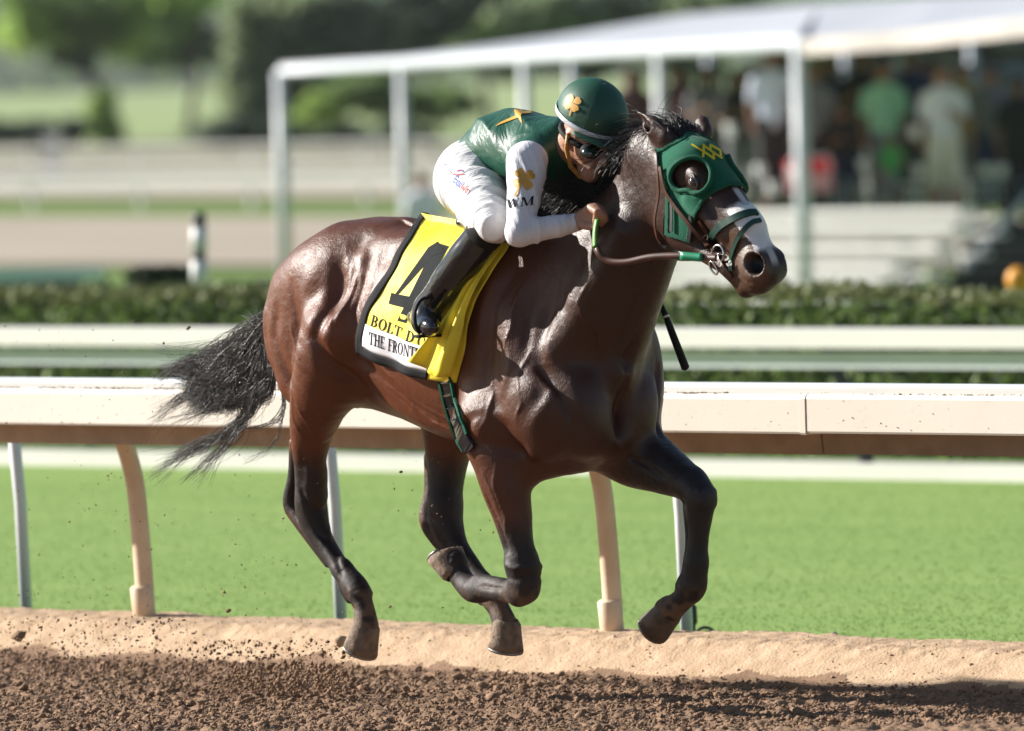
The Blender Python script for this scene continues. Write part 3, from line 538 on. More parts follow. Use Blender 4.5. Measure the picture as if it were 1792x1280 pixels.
for k in range(7):
    y = 395 + 20 * k; d = 102.6 - 0.75 * k; a = at(1700 - 8 * k, y, d); b = at(1860, y, d); mb = MB(); mb.box(((a[0] + b[0]) / 2, d, a[2]), (b[0] - a[0], 0.28, 0.045)); mb.build('tread', M_DARK, sd); mb = MB(); mb.box(((a[0] + b[0]) / 2, d + 0.35, a[2] - 0.05), (b[0] - a[0], 0.03, 0.16)); mb.build('riser', M_DARK, sd)
mb = MB(); a = at(1690, 470, 98.5); b = at(1800, 340, 103); mb.tube([a, b], 0.03, 6); mb.build('hand_rail', M_FRM, sd, True)
# back screen of the stand: uprights and mesh panels
bs = empty('back_screen', at(1400, 330, 108), 'grey screen of upright slats behind the spectators', 'screen'); M_SLAT = mat('screen_grey', (0.19, 0.22, 0.25), rough=0.7, var=0.15, scale=0.5)
rs = np.random.default_rng(5); xa, xb = at(1090, 0, 108)[0], at(1860, 0, 108)[0]; zt_, zl = at(1400, 120, 108)[2], at(1400, 372, 108)[2]
for k in range(44):
    if rs.random() < 0.22: continue
    x = xa + (xb - xa) * (k + 0.5) / 44; w = 0.07 + 0.05 * rs.random(); mb = MB(); mb.box((x, 108, (zt_ + zl) / 2), (w, 0.03, (zt_ - zl))); mb.build('slat', M_SLAT, bs)
for z in (zl + 0.1, (zl + zt_) / 2, zt_ - 0.05): mb = MB(); mb.box(((xa + xb) / 2, 108.04, z), (xb - xa, 0.03, 0.06)); mb.build('cross_rail', M_SLAT, bs)
# --- spectators
def pose_fields(arm):
    out = {}
    def sk(A, o=0.0):
        A.ell((0, 0, 1.60), (0.095, 0.078, 0.115), k=0.02); A.cone((0, 0.02, 1.50), (0, 0.02, 1.42), 0.055, 0.06, k=0.03); A.ell((0, -0.095, 1.585), (0.014, 0.018, 0.022), k=0.012)
        A.chain([((0, 0, 1.40), 0.10), ((0, 0, 1.20), 0.115), ((0, 0, 0.98), 0.11)], k=0.03, ws=0.9, hint=(0, 1, 0))
        for s in (-1, 1):
            A.cone((0, 0, 1.38), (0.17 * s, 0, 1.37), 0.07, 0.055, k=0.04); el, hd_ = arm(s); A.chain([((0.19 * s, 0, 1.37), 0.048), (el, 0.038), (hd_, 0.026)], k=0.02); A.ell(np.array(hd_) + np.array([0, -0.03, -0.03]), (0.028, 0.04, 0.05), k=0.02)
            A.chain([((0.09 * s, 0, 0.92), 0.085), ((0.10 * s, -0.01, 0.50), 0.055), ((0.10 * s, 0.02, 0.09), 0.036)], k=0.03); A.cone((0.10 * s, 0.03, 0.04), (0.11 * s, -0.14, 0.03), 0.036, 0.03, k=0.02)
    def sh(A):
        A.chain([((0, 0, 1.40), 0.125), ((0, 0, 1.20), 0.135), ((0, 0, 0.96), 0.14)], k=0.03, wt=1.25, ws=0.95, hint=(0, 1, 0))
        for s in (-1, 1):
            el, hd_ = arm(s); el = np.array(el); A.cone((0, 0, 1.38), (0.17 * s, 0, 1.375), 0.085, 0.072, k=0.04); A.cone((0.19 * s, 0, 1.37), np.array((0.19 * s, 0, 1.37)) * 0.35 + el * 0.65, 0.066, 0.062, k=0.02)
    def tr(A):
        A.cone((-0.05, 0, 0.95), (0.05, 0, 0.95), 0.125, 0.125, k=0.03)
        for s in (-1, 1): A.chain([((0.09 * s, 0, 0.90), 0.105), ((0.10 * s, -0.01, 0.50), 0.082), ((0.10 * s, 0.02, TRL), 0.07)], k=0.02)
    def hr(A): A.ell((0, 0.018, 1.635), (0.104, 0.088, 0.10), k=0.02); A.ell((0, -0.10, 1.575), (0.07, 0.06, 0.075), k=0.01, op='sub')
    res = {}
    for nm, f in (('body', sk), ('shirt', sh), ('trousers', tr), ('hair', hr)):
        A = Field((-0.5, -0.45, 0.0), (0.5, 0.35, 1.78), 0.019); f(A); res[nm] = A.mesh(1)
    return res
def arm_down(s): return ((0.24 * s, 0.03, 1.10), (0.23 * s, -0.05, 0.86))
def arm_up(s): return ((0.25 * s, -0.05, 1.12), (0.10 * s, -0.26, 1.25))
TRL = 0.12; PO = {'stand': pose_fields(arm_down), 'watch': pose_fields(arm_up)}; TRL = 0.48; PO['shorts'] = pose_fields(lambda s: arm_down(s) if s < 0 else arm_up(s))
MESHES = {}
def colm(c, nm): 
    k = 'cloth_%s' % nm
    return bpy.data.materials.get(k) or mat(k, c, rough=0.8, var=0.08, scale=5)
SKINS = [mat('skin_fair', (0.42, 0.22, 0.15), rough=0.6, scale=8), mat('skin_tan', (0.26, 0.13, 0.08), rough=0.6, scale=8)]
def spectator(x, yf, d, pose, shirt, trous, hair, label, skin=0, rz=0.0, sc=1.0):
    f = at(x, yf, d); e = empty('person', f, label, 'person', 'spectators on the bleachers'); e.rotation_euler = (0, 0, rz); e.scale = (sc, sc, sc); bo = None
    for nm, mt_ in (('body', SKINS[skin]), ('shirt', shirt), ('trousers', trous), ('hair', hair)):
        key = (pose, nm)
        if key not in MESHES:
            V, Q = PO[pose][nm]; o = qobj(nm, V, Q, mt_, e); MESHES[key] = o.data
        else: o = bpy.data.objects.new(nm, MESHES[key]); COL.objects.link(o); o.parent = e
        o.material_slots[0].link = 'OBJECT'; o.material_slots[0].material = mt_
BLK_ = colm((0.03, 0.028, 0.03), 'black'); NAVY_ = colm((0.03, 0.04, 0.10), 'navy'); WHT_ = colm((0.78, 0.80, 0.88), 'white'); KHK_ = colm((0.68, 0.64, 0.54), 'khaki'); GRN_ = colm((0.30, 0.58, 0.40), 'sage'); MST_ = colm((0.45, 0.32, 0.10), 'mustard'); MRN_ = colm((0.13, 0.06, 0.07), 'maroon'); GRY_ = colm((0.18, 0.18, 0.20), 'grey'); KID_ = colm((0.06, 0.34, 0.09), 'bright_green'); PNK_ = colm((0.30, 0.15, 0.14), 'pink'); LBL_ = colm((0.66, 0.72, 0.88), 'light_blue')
HD_ = colm((0.02, 0.015, 0.012), 'dark_hair'); HB_ = colm((0.10, 0.06, 0.035), 'brown_hair'); HW_ = colm((0.65, 0.63, 0.6), 'white_cap')
spectator(1552, 385, 99.4, 'stand', GRN_, GRY_, HB_, 'spectator in a loose sage green shirt standing near the rail', 1, 0.2)
spectator(1655, 392, 98.9, 'shorts', WHT_, KHK_, HB_, 'spectator in white shirt and khaki shorts at the front', 0, -0.1)
spectator(1357, 362, 99.4, 'stand', LBL_, BLK_, HD_, 'spectator in pale blue shirt just left of the thick canopy post', 1, 0.1)
spectator(1302, 385, 104.2, 'watch', BLK_, GRY_, HD_, 'dark clothed spectator left of the pale blue shirt', 1, 0.1)
spectator(1192, 372, 105.2, 'stand', MRN_, BLK_, HD_, 'spectator in maroon shirt just right of the jockey\'s helmet', 1, 0.0)
spectator(1112, 380, 105.4, 'stand', MRN_, GRY_, HB_, 'spectator mostly hidden behind the horse\'s ears in maroon', 1, 0.3)
spectator(1515, 350, 105.2, 'watch', BLK_, BLK_, HD_, 'black shirted spectator behind the sage green shirt', 1, 0.0)
spectator(1602, 352, 105.4, 'stand', NAVY_, BLK_, HD_, 'navy shirted spectator between the sage and white shirts', 1, -0.2)
spectator(1690, 372, 104.9, 'watch', MST_, GRY_, HB_, 'spectator in mustard shirt behind the white shirt', 0, -0.2)
spectator(1788, 400, 103.5, 'stand', BLK_, BLK_, HD_, 'dark clothed spectator cut by the right picture edge', 1, 0.1)
spectator(1375, 335, 106.0, 'watch', BLK_, BLK_, HD_, 'tall dark figure highest up behind the thick post', 1, 0.0)
spectator(1564, 382, 98.9, 'shorts', KID_, GRY_, HD_, 'child in bright green shirt in front of the sage shirt', 1, 0.2, 0.52)
spectator(1482, 384, 99.4, 'watch', BLK_, NAVY_, HD_, 'short dark clothed child beside the red cooler', 1, 0.1, 0.72)
spectator(1590, 560, 97.6, 'stand', PNK_, NAVY_, HB_, 'person in dull pink standing low in front of the bleachers', 1, 0.9, 0.6)
spectator(744, 520, 99.0, 'stand', WHT_, GRY_, HB_, 'person standing alone behind the horse\'s croup', 0, 0.2, 0.78)
spectator(1425, 384, 99.4, 'stand', GRY_, BLK_, HD_, 'grey clothed spectator just right of the thick post', 1, 0.0)
spectator(1245, 378, 104.8, 'watch', GRY_, BLK_, HD_, 'grey shirted spectator between the maroon and black shirts', 1, 0.2)
spectator(1330, 372, 105.8, 'stand', MRN_, NAVY_, HD_, 'maroon shirted figure half hidden behind the pale blue shirt', 1, -0.1)
spectator(1455, 362, 105.5, 'stand', NAVY_, BLK_, HB_, 'navy shirted spectator behind the red cooler', 1, 0.1)
spectator(1632, 366, 105.9, 'watch', BLK_, GRY_, HD_, 'black shirted figure just behind the white shirt', 1, 0.0)
spectator(1738, 380, 104.6, 'stand', GRY_, NAVY_, HB_, 'grey shirted spectator right of the mustard shirt', 0, 0.2)
co = at(1418, 338, 99.0); ck = empty('cooler', co, 'red picnic cooler with pale lower half on the top row', 'cooler'); w = 76 / FPX * 99.0
mb = MB(); mb.box((co[0], 99.0, co[2] + 0.12), (w, 0.32, 0.22)); mb.build('base', colm((0.70, 0.35, 0.36), 'cooler_pale'), ck); mb = MB(); mb.box((co[0], 99.0, co[2] + 0.29), (w + 0.03, 0.35, 0.12)); mb.box((co[0], 99.0, co[2] + 0.36), (w - 0.05, 0.30, 0.02)); mb.build('lid', colm((0.75, 0.02, 0.015), 'cooler_red'), ck); mb = MB(); mb.tube([(co[0] - w * 0.52, 98.8, co[2] + 0.2), (co[0] - w * 0.4, 98.78, co[2] + 0.4), (co[0] + w * 0.4, 98.78, co[2] + 0.4), (co[0] + w * 0.52, 98.8, co[2] + 0.2)], 0.012, 6); mb.build('handle', M_FRM, ck)
GLINTS = ['nearest to the horse\'s ears', 'left of the thick post at waist height', 'lowest left of the thick post', 'touching the red cooler', 'at the sage shirt\'s right elbow', 'in front of the white shirt', 'below the sage shirt beside the white shirt\'s hand', 'right of the khaki shorts', 'farthest right of the khaki shorts', 'between the dark child and the green child', 'on the upper bleacher row', 'on the stairs right of the bleachers']
for k, (x, y) in enumerate(((1279, 228), (1330, 300), (1352, 330), (1395, 305), (1602, 232), (1640, 270), (1608, 300), (1725, 300), (1752, 300), (1512, 290), (1600, 410), (1690, 460))):
    p_ = at(x, y, 98.6 + 0.05 * k); mb = MB(); mb.tube([p_ - np.array([0, 0, 0.07]), p_ - np.array([0, 0, 0.06]), p_ + np.array([0, 0, 0.06]), p_ + np.array([0, 0, 0.07])], [0.04, 0.052, 0.065, 0.06], 10); o = mb.build('glint_blob', M_WPAINT, None, True)  # pale blobs added to show as bright glints in the blur
    tag(o, 'small pale blob added as a glint ' + GLINTS[k], 'glint', 'pale blobs added as glints among the spectators')
# ------------------------------------------------------------------ summer haze over the infield
hz = MB(); hz.box((0, 1330, 55), (2600, 2800, 120)); hzo = hz.build('haze'); tag(hzo, 'thin pale summer haze over the whole racecourse', 'haze', kind='stuff')
HM = bpy.data.materials.new('haze_air'); HM.use_nodes = True; t_ = HM.node_tree; t_.nodes.clear(); vo = t_.nodes.new('ShaderNodeVolumePrincipled'); vo.inputs['Color'].default_value = (0.86, 0.90, 0.95, 1); vo.inputs['Density'].default_value = 0.00007; vo.inputs['Anisotropy'].default_value = 0.0
mo = t_.nodes.new('ShaderNodeOutputMaterial'); t_.links.new(vo.outputs[0], mo.inputs['Volume']); hzo.data.materials.append(HM)
# ------------------------------------------------------------------ horse
horse = empty('horse', mat=HMAT, label='dark bay racehorse in mid gallop wearing a green hood and yellow saddlecloth', cat='horse')
HL = Field((-1.40, -0.48, 0.16), (1.56, 0.48, 2.14), 0.0053)
def px(x, y, lat, r): return (L(x, y, lat), r)
# trunk as a loft of ellipses along x
ST = np.array([  # x, top, bottom, halfwidth
    (-1.08, 1.30, 1.14, 0.05), (-1.04, 1.38, 1.06, 0.11), (-0.96, 1.50, 1.01, 0.18), (-0.85, 1.58, 0.98, 0.232), (-0.70, 1.612, 0.97, 0.245), (-0.52, 1.592, 0.935, 0.24),
    (-0.30, 1.575, 0.875, 0.262), (-0.10, 1.572, 0.845, 0.272), (0.08, 1.592, 0.835, 0.262), (0.22, 1.60, 0.84, 0.235), (0.36, 1.52, 0.86, 0.205), (0.47, 1.36, 0.91, 0.16), (0.53, 1.22, 1.00, 0.09)])
sl, X, Y, Z = HL.box(np.array([-1.3, -0.4, 0.7]), np.array([0.7, 0.4, 1.75]))
xs = X[:, 0, 0]
def li(c):
    f = np.interp(xs, ST[:, 0], ST[:, c])
    ker = np.exp(-np.linspace(-2, 2, 15) ** 2); ker /= ker.sum(); g = np.convolve(np.pad(f, 7, mode='edge'), ker, 'valid'); return g
tp, bt, hw = li(1), li(2), li(3); zc = ((tp * 0.52 + bt * 0.48))[:, None, None]; ht = ((tp - bt) / 2)[:, None, None]; hw = hw[:, None, None]
zz = (Z - zc) / ht; pw = np.where(zz > 0, 1.0, 1.0)
q = np.sqrt((Y / (hw * (1 - 0.10 * np.clip(zz, 0, 1)))) ** 2 + zz ** 2)
ends = np.maximum(np.maximum(-1.09 - X, X - 0.525), 0)
HL.put(sl, ((q - 1) * np.minimum(ht, hw) + ends).astype(np.float32), 0.02, 'add')
e = HL.ell; c = HL.cone
# spine and loin muscles
c((-0.55, 0, 1.555), (-0.90, 0, 1.515), 0.055, 0.06, k=0.08)
for s in (-1, 1):
    c((-0.35, 0.07 * s, 1.53), (-0.75, 0.10 * s, 1.54), 0.05, 0.075, k=0.06)
    # gluteal, biceps femoris, quadriceps
    e((-0.79, 0.140 * s, 1.41), (0.23, 0.122, 0.17), ax=(1, 0, 0.10), k=0.06)
    e((-0.93, 0.135 * s, 1.25), (0.165, 0.115, 0.25), ax=(1, 0, 0.2), k=0.05)
    c((-1.00, 0.10 * s, 1.40), (-0.95, 0.13 * s, 1.08), 0.08, 0.085, k=0.05)
    # shoulder blade, point of shoulder, upper arm, ribs to shoulder
    c((0.10, 0.16 * s, 1.46), (0.33, 0.185 * s, 1.06), 0.085, 0.115, k=0.06, ws=0.72)
    c((-0.02, 0.18 * s, 1.32), (0.18, 0.185 * s, 1.02), 0.09, 0.11, k=0.06, ws=0.75)
    e((0.37, 0.165 * s, 0.98), (0.115, 0.10, 0.145), k=0.06)
    # breast
    e((0.46, 0.10 * s, 1.02), (0.11, 0.115, 0.17), ax=(0.9, 0, 0.2), k=0.045)
# brisket between the forelegs
e((0.33, 0, 0.90), (0.22, 0.13, 0.09), k=0.06)
c(L(935, 800, -0.12), L(1010, 785, 0.0), 0.085, 0.07, k=0.06)
e((0.36, 0.20, 1.12), (0.13, 0.10, 0.22), k=0.06)
# neck
NK = [((0.26, 0, 1.33), 0.265), ((0.41, 0, 1.39), 0.235), ((0.58, 0, 1.53), 0.166), ((0.715, 0, 1.665), 0.124), ((0.83, 0, 1.765), 0.102)]
for (a, ra), (b, rb), wsA in zip(NK[:-1], NK[1:], (0.68, 0.63, 0.62, 0.68)): c(a, b, ra, rb, k=0.05, ws=wsA)
c((0.24, 0, 1.56), (0.50, 0, 1.632), 0.050, 0.038, k=0.06); c((0.50, 0, 1.632), (0.64, 0, 1.735), 0.038, 0.036, k=0.04); c((0.64, 0, 1.735), (0.85, 0, 1.858), 0.036, 0.038, k=0.04)
c((0.50, 0.03, 1.22), (0.72, 0.02, 1.50), 0.105, 0.07, k=0.07)          # windpipe side
for s in (-1, 1):
    c((0.43, 0.125 * s, 1.20), (0.70, 0.07 * s, 1.58), 0.075, 0.06, k=0.05)   # long neck muscle
# head frame
POLL = L(1200, 222, 0); NOSE = L(1362, 470, 0); HA = NOSE - POLL; HA /= np.linalg.norm(HA); HB = np.array([-HA[2], 0, HA[0]])
def hd(a, b, y): return POLL + HA * a + HB * b + np.array([0, y, 0])
HAX = np.stack([HA, np.array([0, 1.0, 0]), HB])
e(hd(0.12, -0.085, 0), (0.12, 0.086, 0.085), ax=HAX, k=0.05)
c(hd(0.06, -0.12, 0), hd(-0.05, -0.18, 0), 0.085, 0.105, k=0.06, ws=0.8)
c(hd(0.14, -0.045, 0), hd(0.44, -0.012, 0), 0.078, 0.05, k=0.05, ws=1.05)
c(hd(0.42, -0.01, 0), hd(0.56, -0.03, 0), 0.044, 0.045, k=0.04, ws=1.05)
c(hd(0.30, -0.085, 0), hd(0.52, -0.07, 0), 0.066, 0.052, k=0.05, ws=0.88)
for s in (-1, 1):
    e(hd(0.205, -0.175, 0.052 * s), (0.135, 0.036, 0.115), ax=HAX, k=0.045)     # cheek
    c(hd(0.25, -0.245, 0.035 * s), hd(0.50, -0.145, 0.022 * s), 0.036, 0.030, k=0.03)
    e(hd(0.216, -0.016, 0.076 * s), (0.048, 0.022, 0.026), ax=HAX, k=0.03)       # brow
    c(hd(0.25, -0.075, 0.078 * s), hd(0.42, -0.075, 0.052 * s), 0.018, 0.014, k=0.035)   # facial crest
    e(hd(0.585, -0.030, 0.045 * s), (0.048, 0.030, 0.042), ax=HAX, k=0.025)      # nostril rim
    # ears
    e0, e1 = (L(1163, 240, -0.065), L(1114, 196, -0.085)) if s < 0 else (L(1232, 234, 0.060), L(1224, 202, 0.075))
    mid = e0 * 0.55 + e1 * 0.45
    c(e0, mid, 0.033, 0.031, k=0.03, ws=0.8); c(mid, e1, 0.031, 0.006, k=0.015, ws=0.7)
    fc = np.array([-0.6, 0.55 * s, 0.3]); fc /= np.linalg.norm(fc)
    c(e0 * 0.7 + e1 * 0.3 + fc * 0.024, e0 * 0.1 + e1 * 0.9 + fc * 0.012, 0.017, 0.006, k=0.008, op='sub')
e(hd(0.575, -0.085, 0), (0.070, 0.058, 0.070), ax=HAX, k=0.04)                    # muzzle
e(hd(0.60, -0.045, 0), (0.05, 0.05, 0.045), ax=HAX, k=0.03)
c(hd(0.50, -0.150, 0), hd(0.572, -0.158, 0), 0.036, 0.031, k=0.025, ws=1.15)       # lower lip and chin
for s in (-1, 1):
    e(hd(0.588, -0.024, 0.074 * s), (0.041, 0.056, 0.033), ax=HAX, k=0.010, op='sub')
    ml = [L(1282, 472, -0.066), L(1297, 490, -0.064), L(1324, 506, -0.052)]
    for a_, b_ in zip(ml[:-1], ml[1:]): c(a_ * (1, -s, 1), b_ * (1, -s, 1), 0.009, 0.008, k=0.008, op='sub')
    e(hd(0.238, -0.046, 0.108 * s), (0.030, 0.026, 0.020), ax=HAX, k=0.012, op='sub') # eye socket
    c(hd(0.50, -0.128, 0.07 * s), hd(0.63, -0.118, 0.045 * s), 0.010, 0.008, k=0.010, op='sub')  # mouth line
# ---- limbs
K = 0.022
def limb(pts, k=K, **kw): HL.chain([px(*p) for p in pts], k=k, **kw)
# right hind
limb([(600, 585, -0.19, 0.135), (572, 665, -0.19, 0.118), (549, 735, -0.175, 0.082), (543, 790, -0.16, 0.062), (545, 835, -0.15, 0.050)], k=0.05)
limb([(545, 830, -0.15, 0.050), (545, 865, -0.145, 0.057), (546, 895, -0.14, 0.055), (557, 930, -0.135, 0.044), (577, 965, -0.13, 0.035), (600, 998, -0.13, 0.034)])
limb([(600, 998, -0.13, 0.034), (624, 1030, -0.13, 0.043), (634, 1055, -0.13, 0.036), (639, 1078, -0.13, 0.038), (640, 1100, -0.13, 0.046)])
limb([(518, 775, -0.16, 0.024), (515, 830, -0.15, 0.022), (509, 880, -0.14, 0.028), (525, 912, -0.135, 0.026), (575, 985, -0.125, 0.018)])
limb([(606, 1030, -0.125, 0.026), (614, 1046, -0.125, 0.022)])
# left hind
limb([(800, 620, 0.17, 0.16), (792, 720, 0.16, 0.115), (784, 790, 0.15, 0.078), (779, 850, 0.135, 0.062), (778, 885, 0.125, 0.064), (781, 915, 0.12, 0.058), (797, 955, 0.12, 0.043), (822, 990, 0.12, 0.036), (845, 1022, 0.12, 0.034)], k=0.03)
limb([(845, 1022, 0.12, 0.034), (862, 1046, 0.12, 0.042), (873, 1066, 0.12, 0.037), (882, 1090, 0.12, 0.042), (884, 1106, 0.12, 0.048)])
limb([(753, 800, 0.14, 0.022), (752, 860, 0.13, 0.020), (747, 908, 0.12, 0.027), (765, 945, 0.12, 0.024), (815, 1005, 0.12, 0.017), (845, 1048, 0.12, 0.024)])
# right fore: forearm, knee folded, cannon back, pastern up
limb([(860, 740, -0.20, 0.125), (874, 800, -0.20, 0.098), (884, 850, -0.195, 0.084), (896, 900, -0.185, 0.068), (906, 950, -0.18, 0.055), (913, 985, -0.175, 0.056)], k=0.05, ws=0.92)
limb([(913, 985, -0.175, 0.054), (918, 1012, -0.17, 0.057), (912, 1030, -0.168, 0.050), (893, 1035, -0.162, 0.040), (860, 1034, -0.155, 0.034), (842, 1033, -0.15, 0.037)])
limb([(842, 1033, -0.15, 0.037), (828, 1032, -0.148, 0.043), (812, 1018, -0.145, 0.038), (800, 998, -0.145, 0.040), (795, 985, -0.145, 0.046)])
limb([(922, 1035, -0.172, 0.040), (908, 1044, -0.168, 0.034)], k=0.02)
limb([(838, 1016, -0.15, 0.024), (880, 1022, -0.158, 0.020)], k=0.015)
# left fore
limb([(1075, 760, 0.16, 0.135), (1110, 793, 0.16, 0.112), (1145, 812, 0.155, 0.092), (1185, 833, 0.15, 0.068), (1208, 847, 0.145, 0.056)], k=0.05)
limb([(1208, 847, 0.145, 0.055), (1224, 868, 0.14, 0.054), (1224, 900, 0.138, 0.045), (1222, 940, 0.135, 0.035), (1219, 985, 0.132, 0.036)])
limb([(1219, 985, 0.132, 0.036), (1213, 1026, 0.13, 0.045), (1200, 1044, 0.13, 0.038), (1182, 1060, 0.13, 0.040), (1170, 1068, 0.13, 0.048)])
limb([(1207, 890, 0.13, 0.022), (1209, 950, 0.125, 0.016), (1204, 1000, 0.125, 0.018), (1197, 1022, 0.125, 0.028)])
limb([(1190, 862, 0.14, 0.014), (1160, 850, 0.15, 0.02)], k=0.02)
# ---- muscle lines on the near side (photo points at the skin)
def gl(pts, lat, d, w, **kw): HL.groove([L(x, y, lat) for x, y in pts], d, w, side=-1, **kw)
gl([(575, 440), (583, 490), (586, 545), (578, 590), (590, 640), (615, 690)], -0.25, 0.0234, 0.0275)
gl([(560, 445), (545, 520), (548, 600), (560, 660)], -0.24, -0.0090, 0.0375)
gl([(505, 520), (500, 590), (515, 650), (530, 690)], -0.2, 0.0108, 0.0250)
gl([(520, 480), (530, 560), (535, 640)], -0.23, 0.0063, 0.0175)
gl([(480, 520), (478, 590), (490, 650)], -0.18, -0.0090, 0.0225)
gl([(600, 440), (640, 400), (700, 390)], -0.2, 0.0108, 0.0375)
gl([(600, 420), (612, 480), (606, 540), (598, 580)], -0.25, -0.0108, 0.0225)
gl([(625, 430), (632, 500), (628, 570)], -0.25, -0.0054, 0.0150)
gl([(590, 610), (630, 635), (680, 690), (740, 740)], -0.25, 0.0108, 0.0275)
gl([(640, 690), (720, 745), (800, 775)], -0.2, -0.0054, 0.0250)
# shoulder and arm
gl([(870, 470), (855, 540), (858, 610), (850, 680)], -0.26, 0.0081, 0.0232)
gl([(852, 470), (838, 540), (838, 610)], -0.26, -0.0058, 0.0174)
gl([(890, 480), (880, 560), (890, 640), (880, 700)], -0.26, -0.0069, 0.0188)
gl([(915, 480), (905, 560), (912, 640)], -0.25, 0.0069, 0.0188)
gl([(935, 520), (930, 600), (950, 680), (925, 750)], -0.24, 0.0058, 0.0261)
gl([(960, 560), (960, 640), (975, 700), (950, 760)], -0.2, -0.0058, 0.0261)
gl([(830, 720), (850, 770), (890, 790), (925, 775)], -0.25, 0.0081, 0.0261)
gl([(940, 440), (965, 520), (1000, 600)], -0.2, 0.0058, 0.0319)
gl([(845, 760), (862, 720), (900, 735)], -0.26, -0.0058, 0.0232)
gl([(905, 830), (908, 880), (917, 930)], -0.24, 0.0035, 0.0116)
gl([(885, 830), (893, 900), (905, 960)], -0.24, -0.0023, 0.0116)
gl([(553, 760), (556, 820), (562, 860)], -0.2, 0.0035, 0.0130)
gl([(540, 780), (530, 820), (528, 860)], -0.2, 0.0052, 0.0159)
# veins and fine skin lines
for pts in ([(905, 470), (898, 520), (903, 575), (893, 630), (899, 690)], [(872, 640), (884, 690), (880, 735), (868, 765)], [(930, 610), (922, 660), (935, 705), (922, 740)], [(700, 690), (750, 722), (800, 748)], [(655, 660), (700, 700), (735, 740), (790, 765)], [(890, 800), (884, 850), (893, 905), (890, 945)], [(868, 815), (880, 860), (887, 900)],
            [(545, 700), (552, 740), (547, 780), (556, 815)], [(530, 650), (538, 690), (530, 730), (536, 770)], [(1010, 480), (990, 530), (1000, 580), (985, 640)], [(1060, 430), (1040, 480), (1045, 530)], [(960, 470), (952, 520), (962, 570)], [(520, 560), (528, 610), (520, 650)], [(640, 580), (660, 630), (700, 670)]):
    gl(pts, -0.22, -0.0040, 0.0060)
for x0 in range(592, 634, 9): gl([(x0, 455 + (x0 % 4) * 9), (x0 + 3, 500), (x0 - 2, 545), (x0 + 4, 585)], -0.25, 0.0035, 0.006)
# tendons and joints of the lower legs
gl([(556, 925), (575, 955), (596, 990), (610, 1018)], -0.15, 0.007, 0.0065)
gl([(541, 850), (548, 880), (556, 905)], -0.16, 0.008, 0.009); gl([(560, 850), (565, 880), (560, 900)], -0.16, -0.006, 0.008)
gl([(617, 1028), (628, 1040), (640, 1036)], -0.15, -0.005, 0.010); gl([(620, 1060), (632, 1072)], -0.15, 0.005, 0.008)
gl([(895, 1030), (870, 1029), (845, 1026)], -0.17, 0.007, 0.0065)
gl([(898, 985), (915, 995), (932, 990)], -0.19, -0.006, 0.010); gl([(900, 1008), (915, 1014), (935, 1008)], -0.19, 0.005, 0.008); gl([(892, 960), (888, 1000)], -0.19, 0.006, 0.008)
gl([(871, 850), (882, 900), (893, 945), (898, 975)], -0.21, 0.007, 0.008); gl([(915, 850), (922, 900), (925, 950)], -0.21, -0.005, 0.010)
def gr(pts, lat, d, w): HL.groove([L(x, y, lat) for x, y in pts], d, w, side=0, lim=(lat - 0.09, lat + 0.09))
gr([(1213, 895), (1213, 940), (1208, 990), (1203, 1015)], 0.13, 0.006, 0.0065); gr([(1232, 850), (1238, 870), (1236, 895)], 0.13, -0.006, 0.010); gr([(1206, 872), (1214, 885)], 0.13, 0.005, 0.008)
gr([(1130, 790), (1165, 815), (1195, 840)], 0.15, 0.007, 0.010); gr([(1205, 1025), (1222, 1030)], 0.13, -0.005, 0.010)
gr([(785, 930), (805, 965), (830, 1005), (848, 1030)], 0.12, 0.006, 0.0065); gr([(765, 870), (770, 900), (785, 915)], 0.12, 0.008, 0.009); gr([(760, 800), (765, 850), (768, 880)], 0.13, 0.007, 0.009)
# jugular furrow and neck shadow line
gl([(1130, 430), (1095, 500), (1060, 580), (1035, 640)], -0.12, 0.016, 0.020)
gl([(1150, 420), (1120, 440), (1105, 480)], -0.1, 0.007, 0.010)
# breast: middle furrow and side furrows, seen from the front
HL.groove([(0, 0, 1.25), (0, 0, 1.05), (0, 0, 0.86)], 0.02, 0.018, axes=(1, 2), side=0, lim=(0.36, 0.8))
for s in (-1, 1): HL.groove([(0, 0.215 * s, 1.16), (0, 0.19 * s, 1.02), (0, 0.15 * s, 0.88)], 0.014, 0.016, axes=(1, 2), side=0, lim=(0.30, 0.8))
HV, HQ = HL.mesh(1)
hn = vnoise(HV, 14, 1) + 0.5 * vnoise(HV, 30, 2)
# coat colours: bay body, black points, white blaze
x_, y_, z_ = HV.T
bay = np.array([0.122, 0.036, 0.0140]); drk = np.array([0.030, 0.0134, 0.0090]); blk = np.array([0.0115, 0.0095, 0.009])
def ss(a, b, v): t = np.clip((v - a) / (b - a), 0, 1); return t * t * (3 - 2 * t)
f = ss(-0.15, 0.75, x_ + 0.10 * (hn - 0.75)) * 0.9 + 0.35 * ss(1.46, 1.62, z_) * (x_ < 0.3)  # darker brown front, with chest shade deepened into the same colour
cc = bay + (drk - bay) * np.clip(f, 0, 1)[:, None]
legs = np.zeros(len(HV))
def near(pts):
    d = np.full(len(HV), 9.0)
    for a, b in zip(pts[:-1], pts[1:]):
        ab = b - a; t = np.clip(((HV - a) @ ab) / (ab @ ab), 0, 1); d = np.minimum(d, np.linalg.norm(HV - a - t[:, None] * ab, axis=1))
    return d
def pts_of(*p): return [L(*q) for q in p]
RH = pts_of((540, 840, -0.15), (545, 895, -0.14), (600, 998, -0.13), (626, 1035, -0.13), (640, 1130, -0.13))
LH = pts_of((779, 850, 0.13), (781, 915, 0.12), (845, 1022, 0.12), (884, 1130, 0.12))
RF = pts_of((912, 970, -0.18), (918, 1012, -0.17), (842, 1033, -0.15), (795, 985, -0.145))
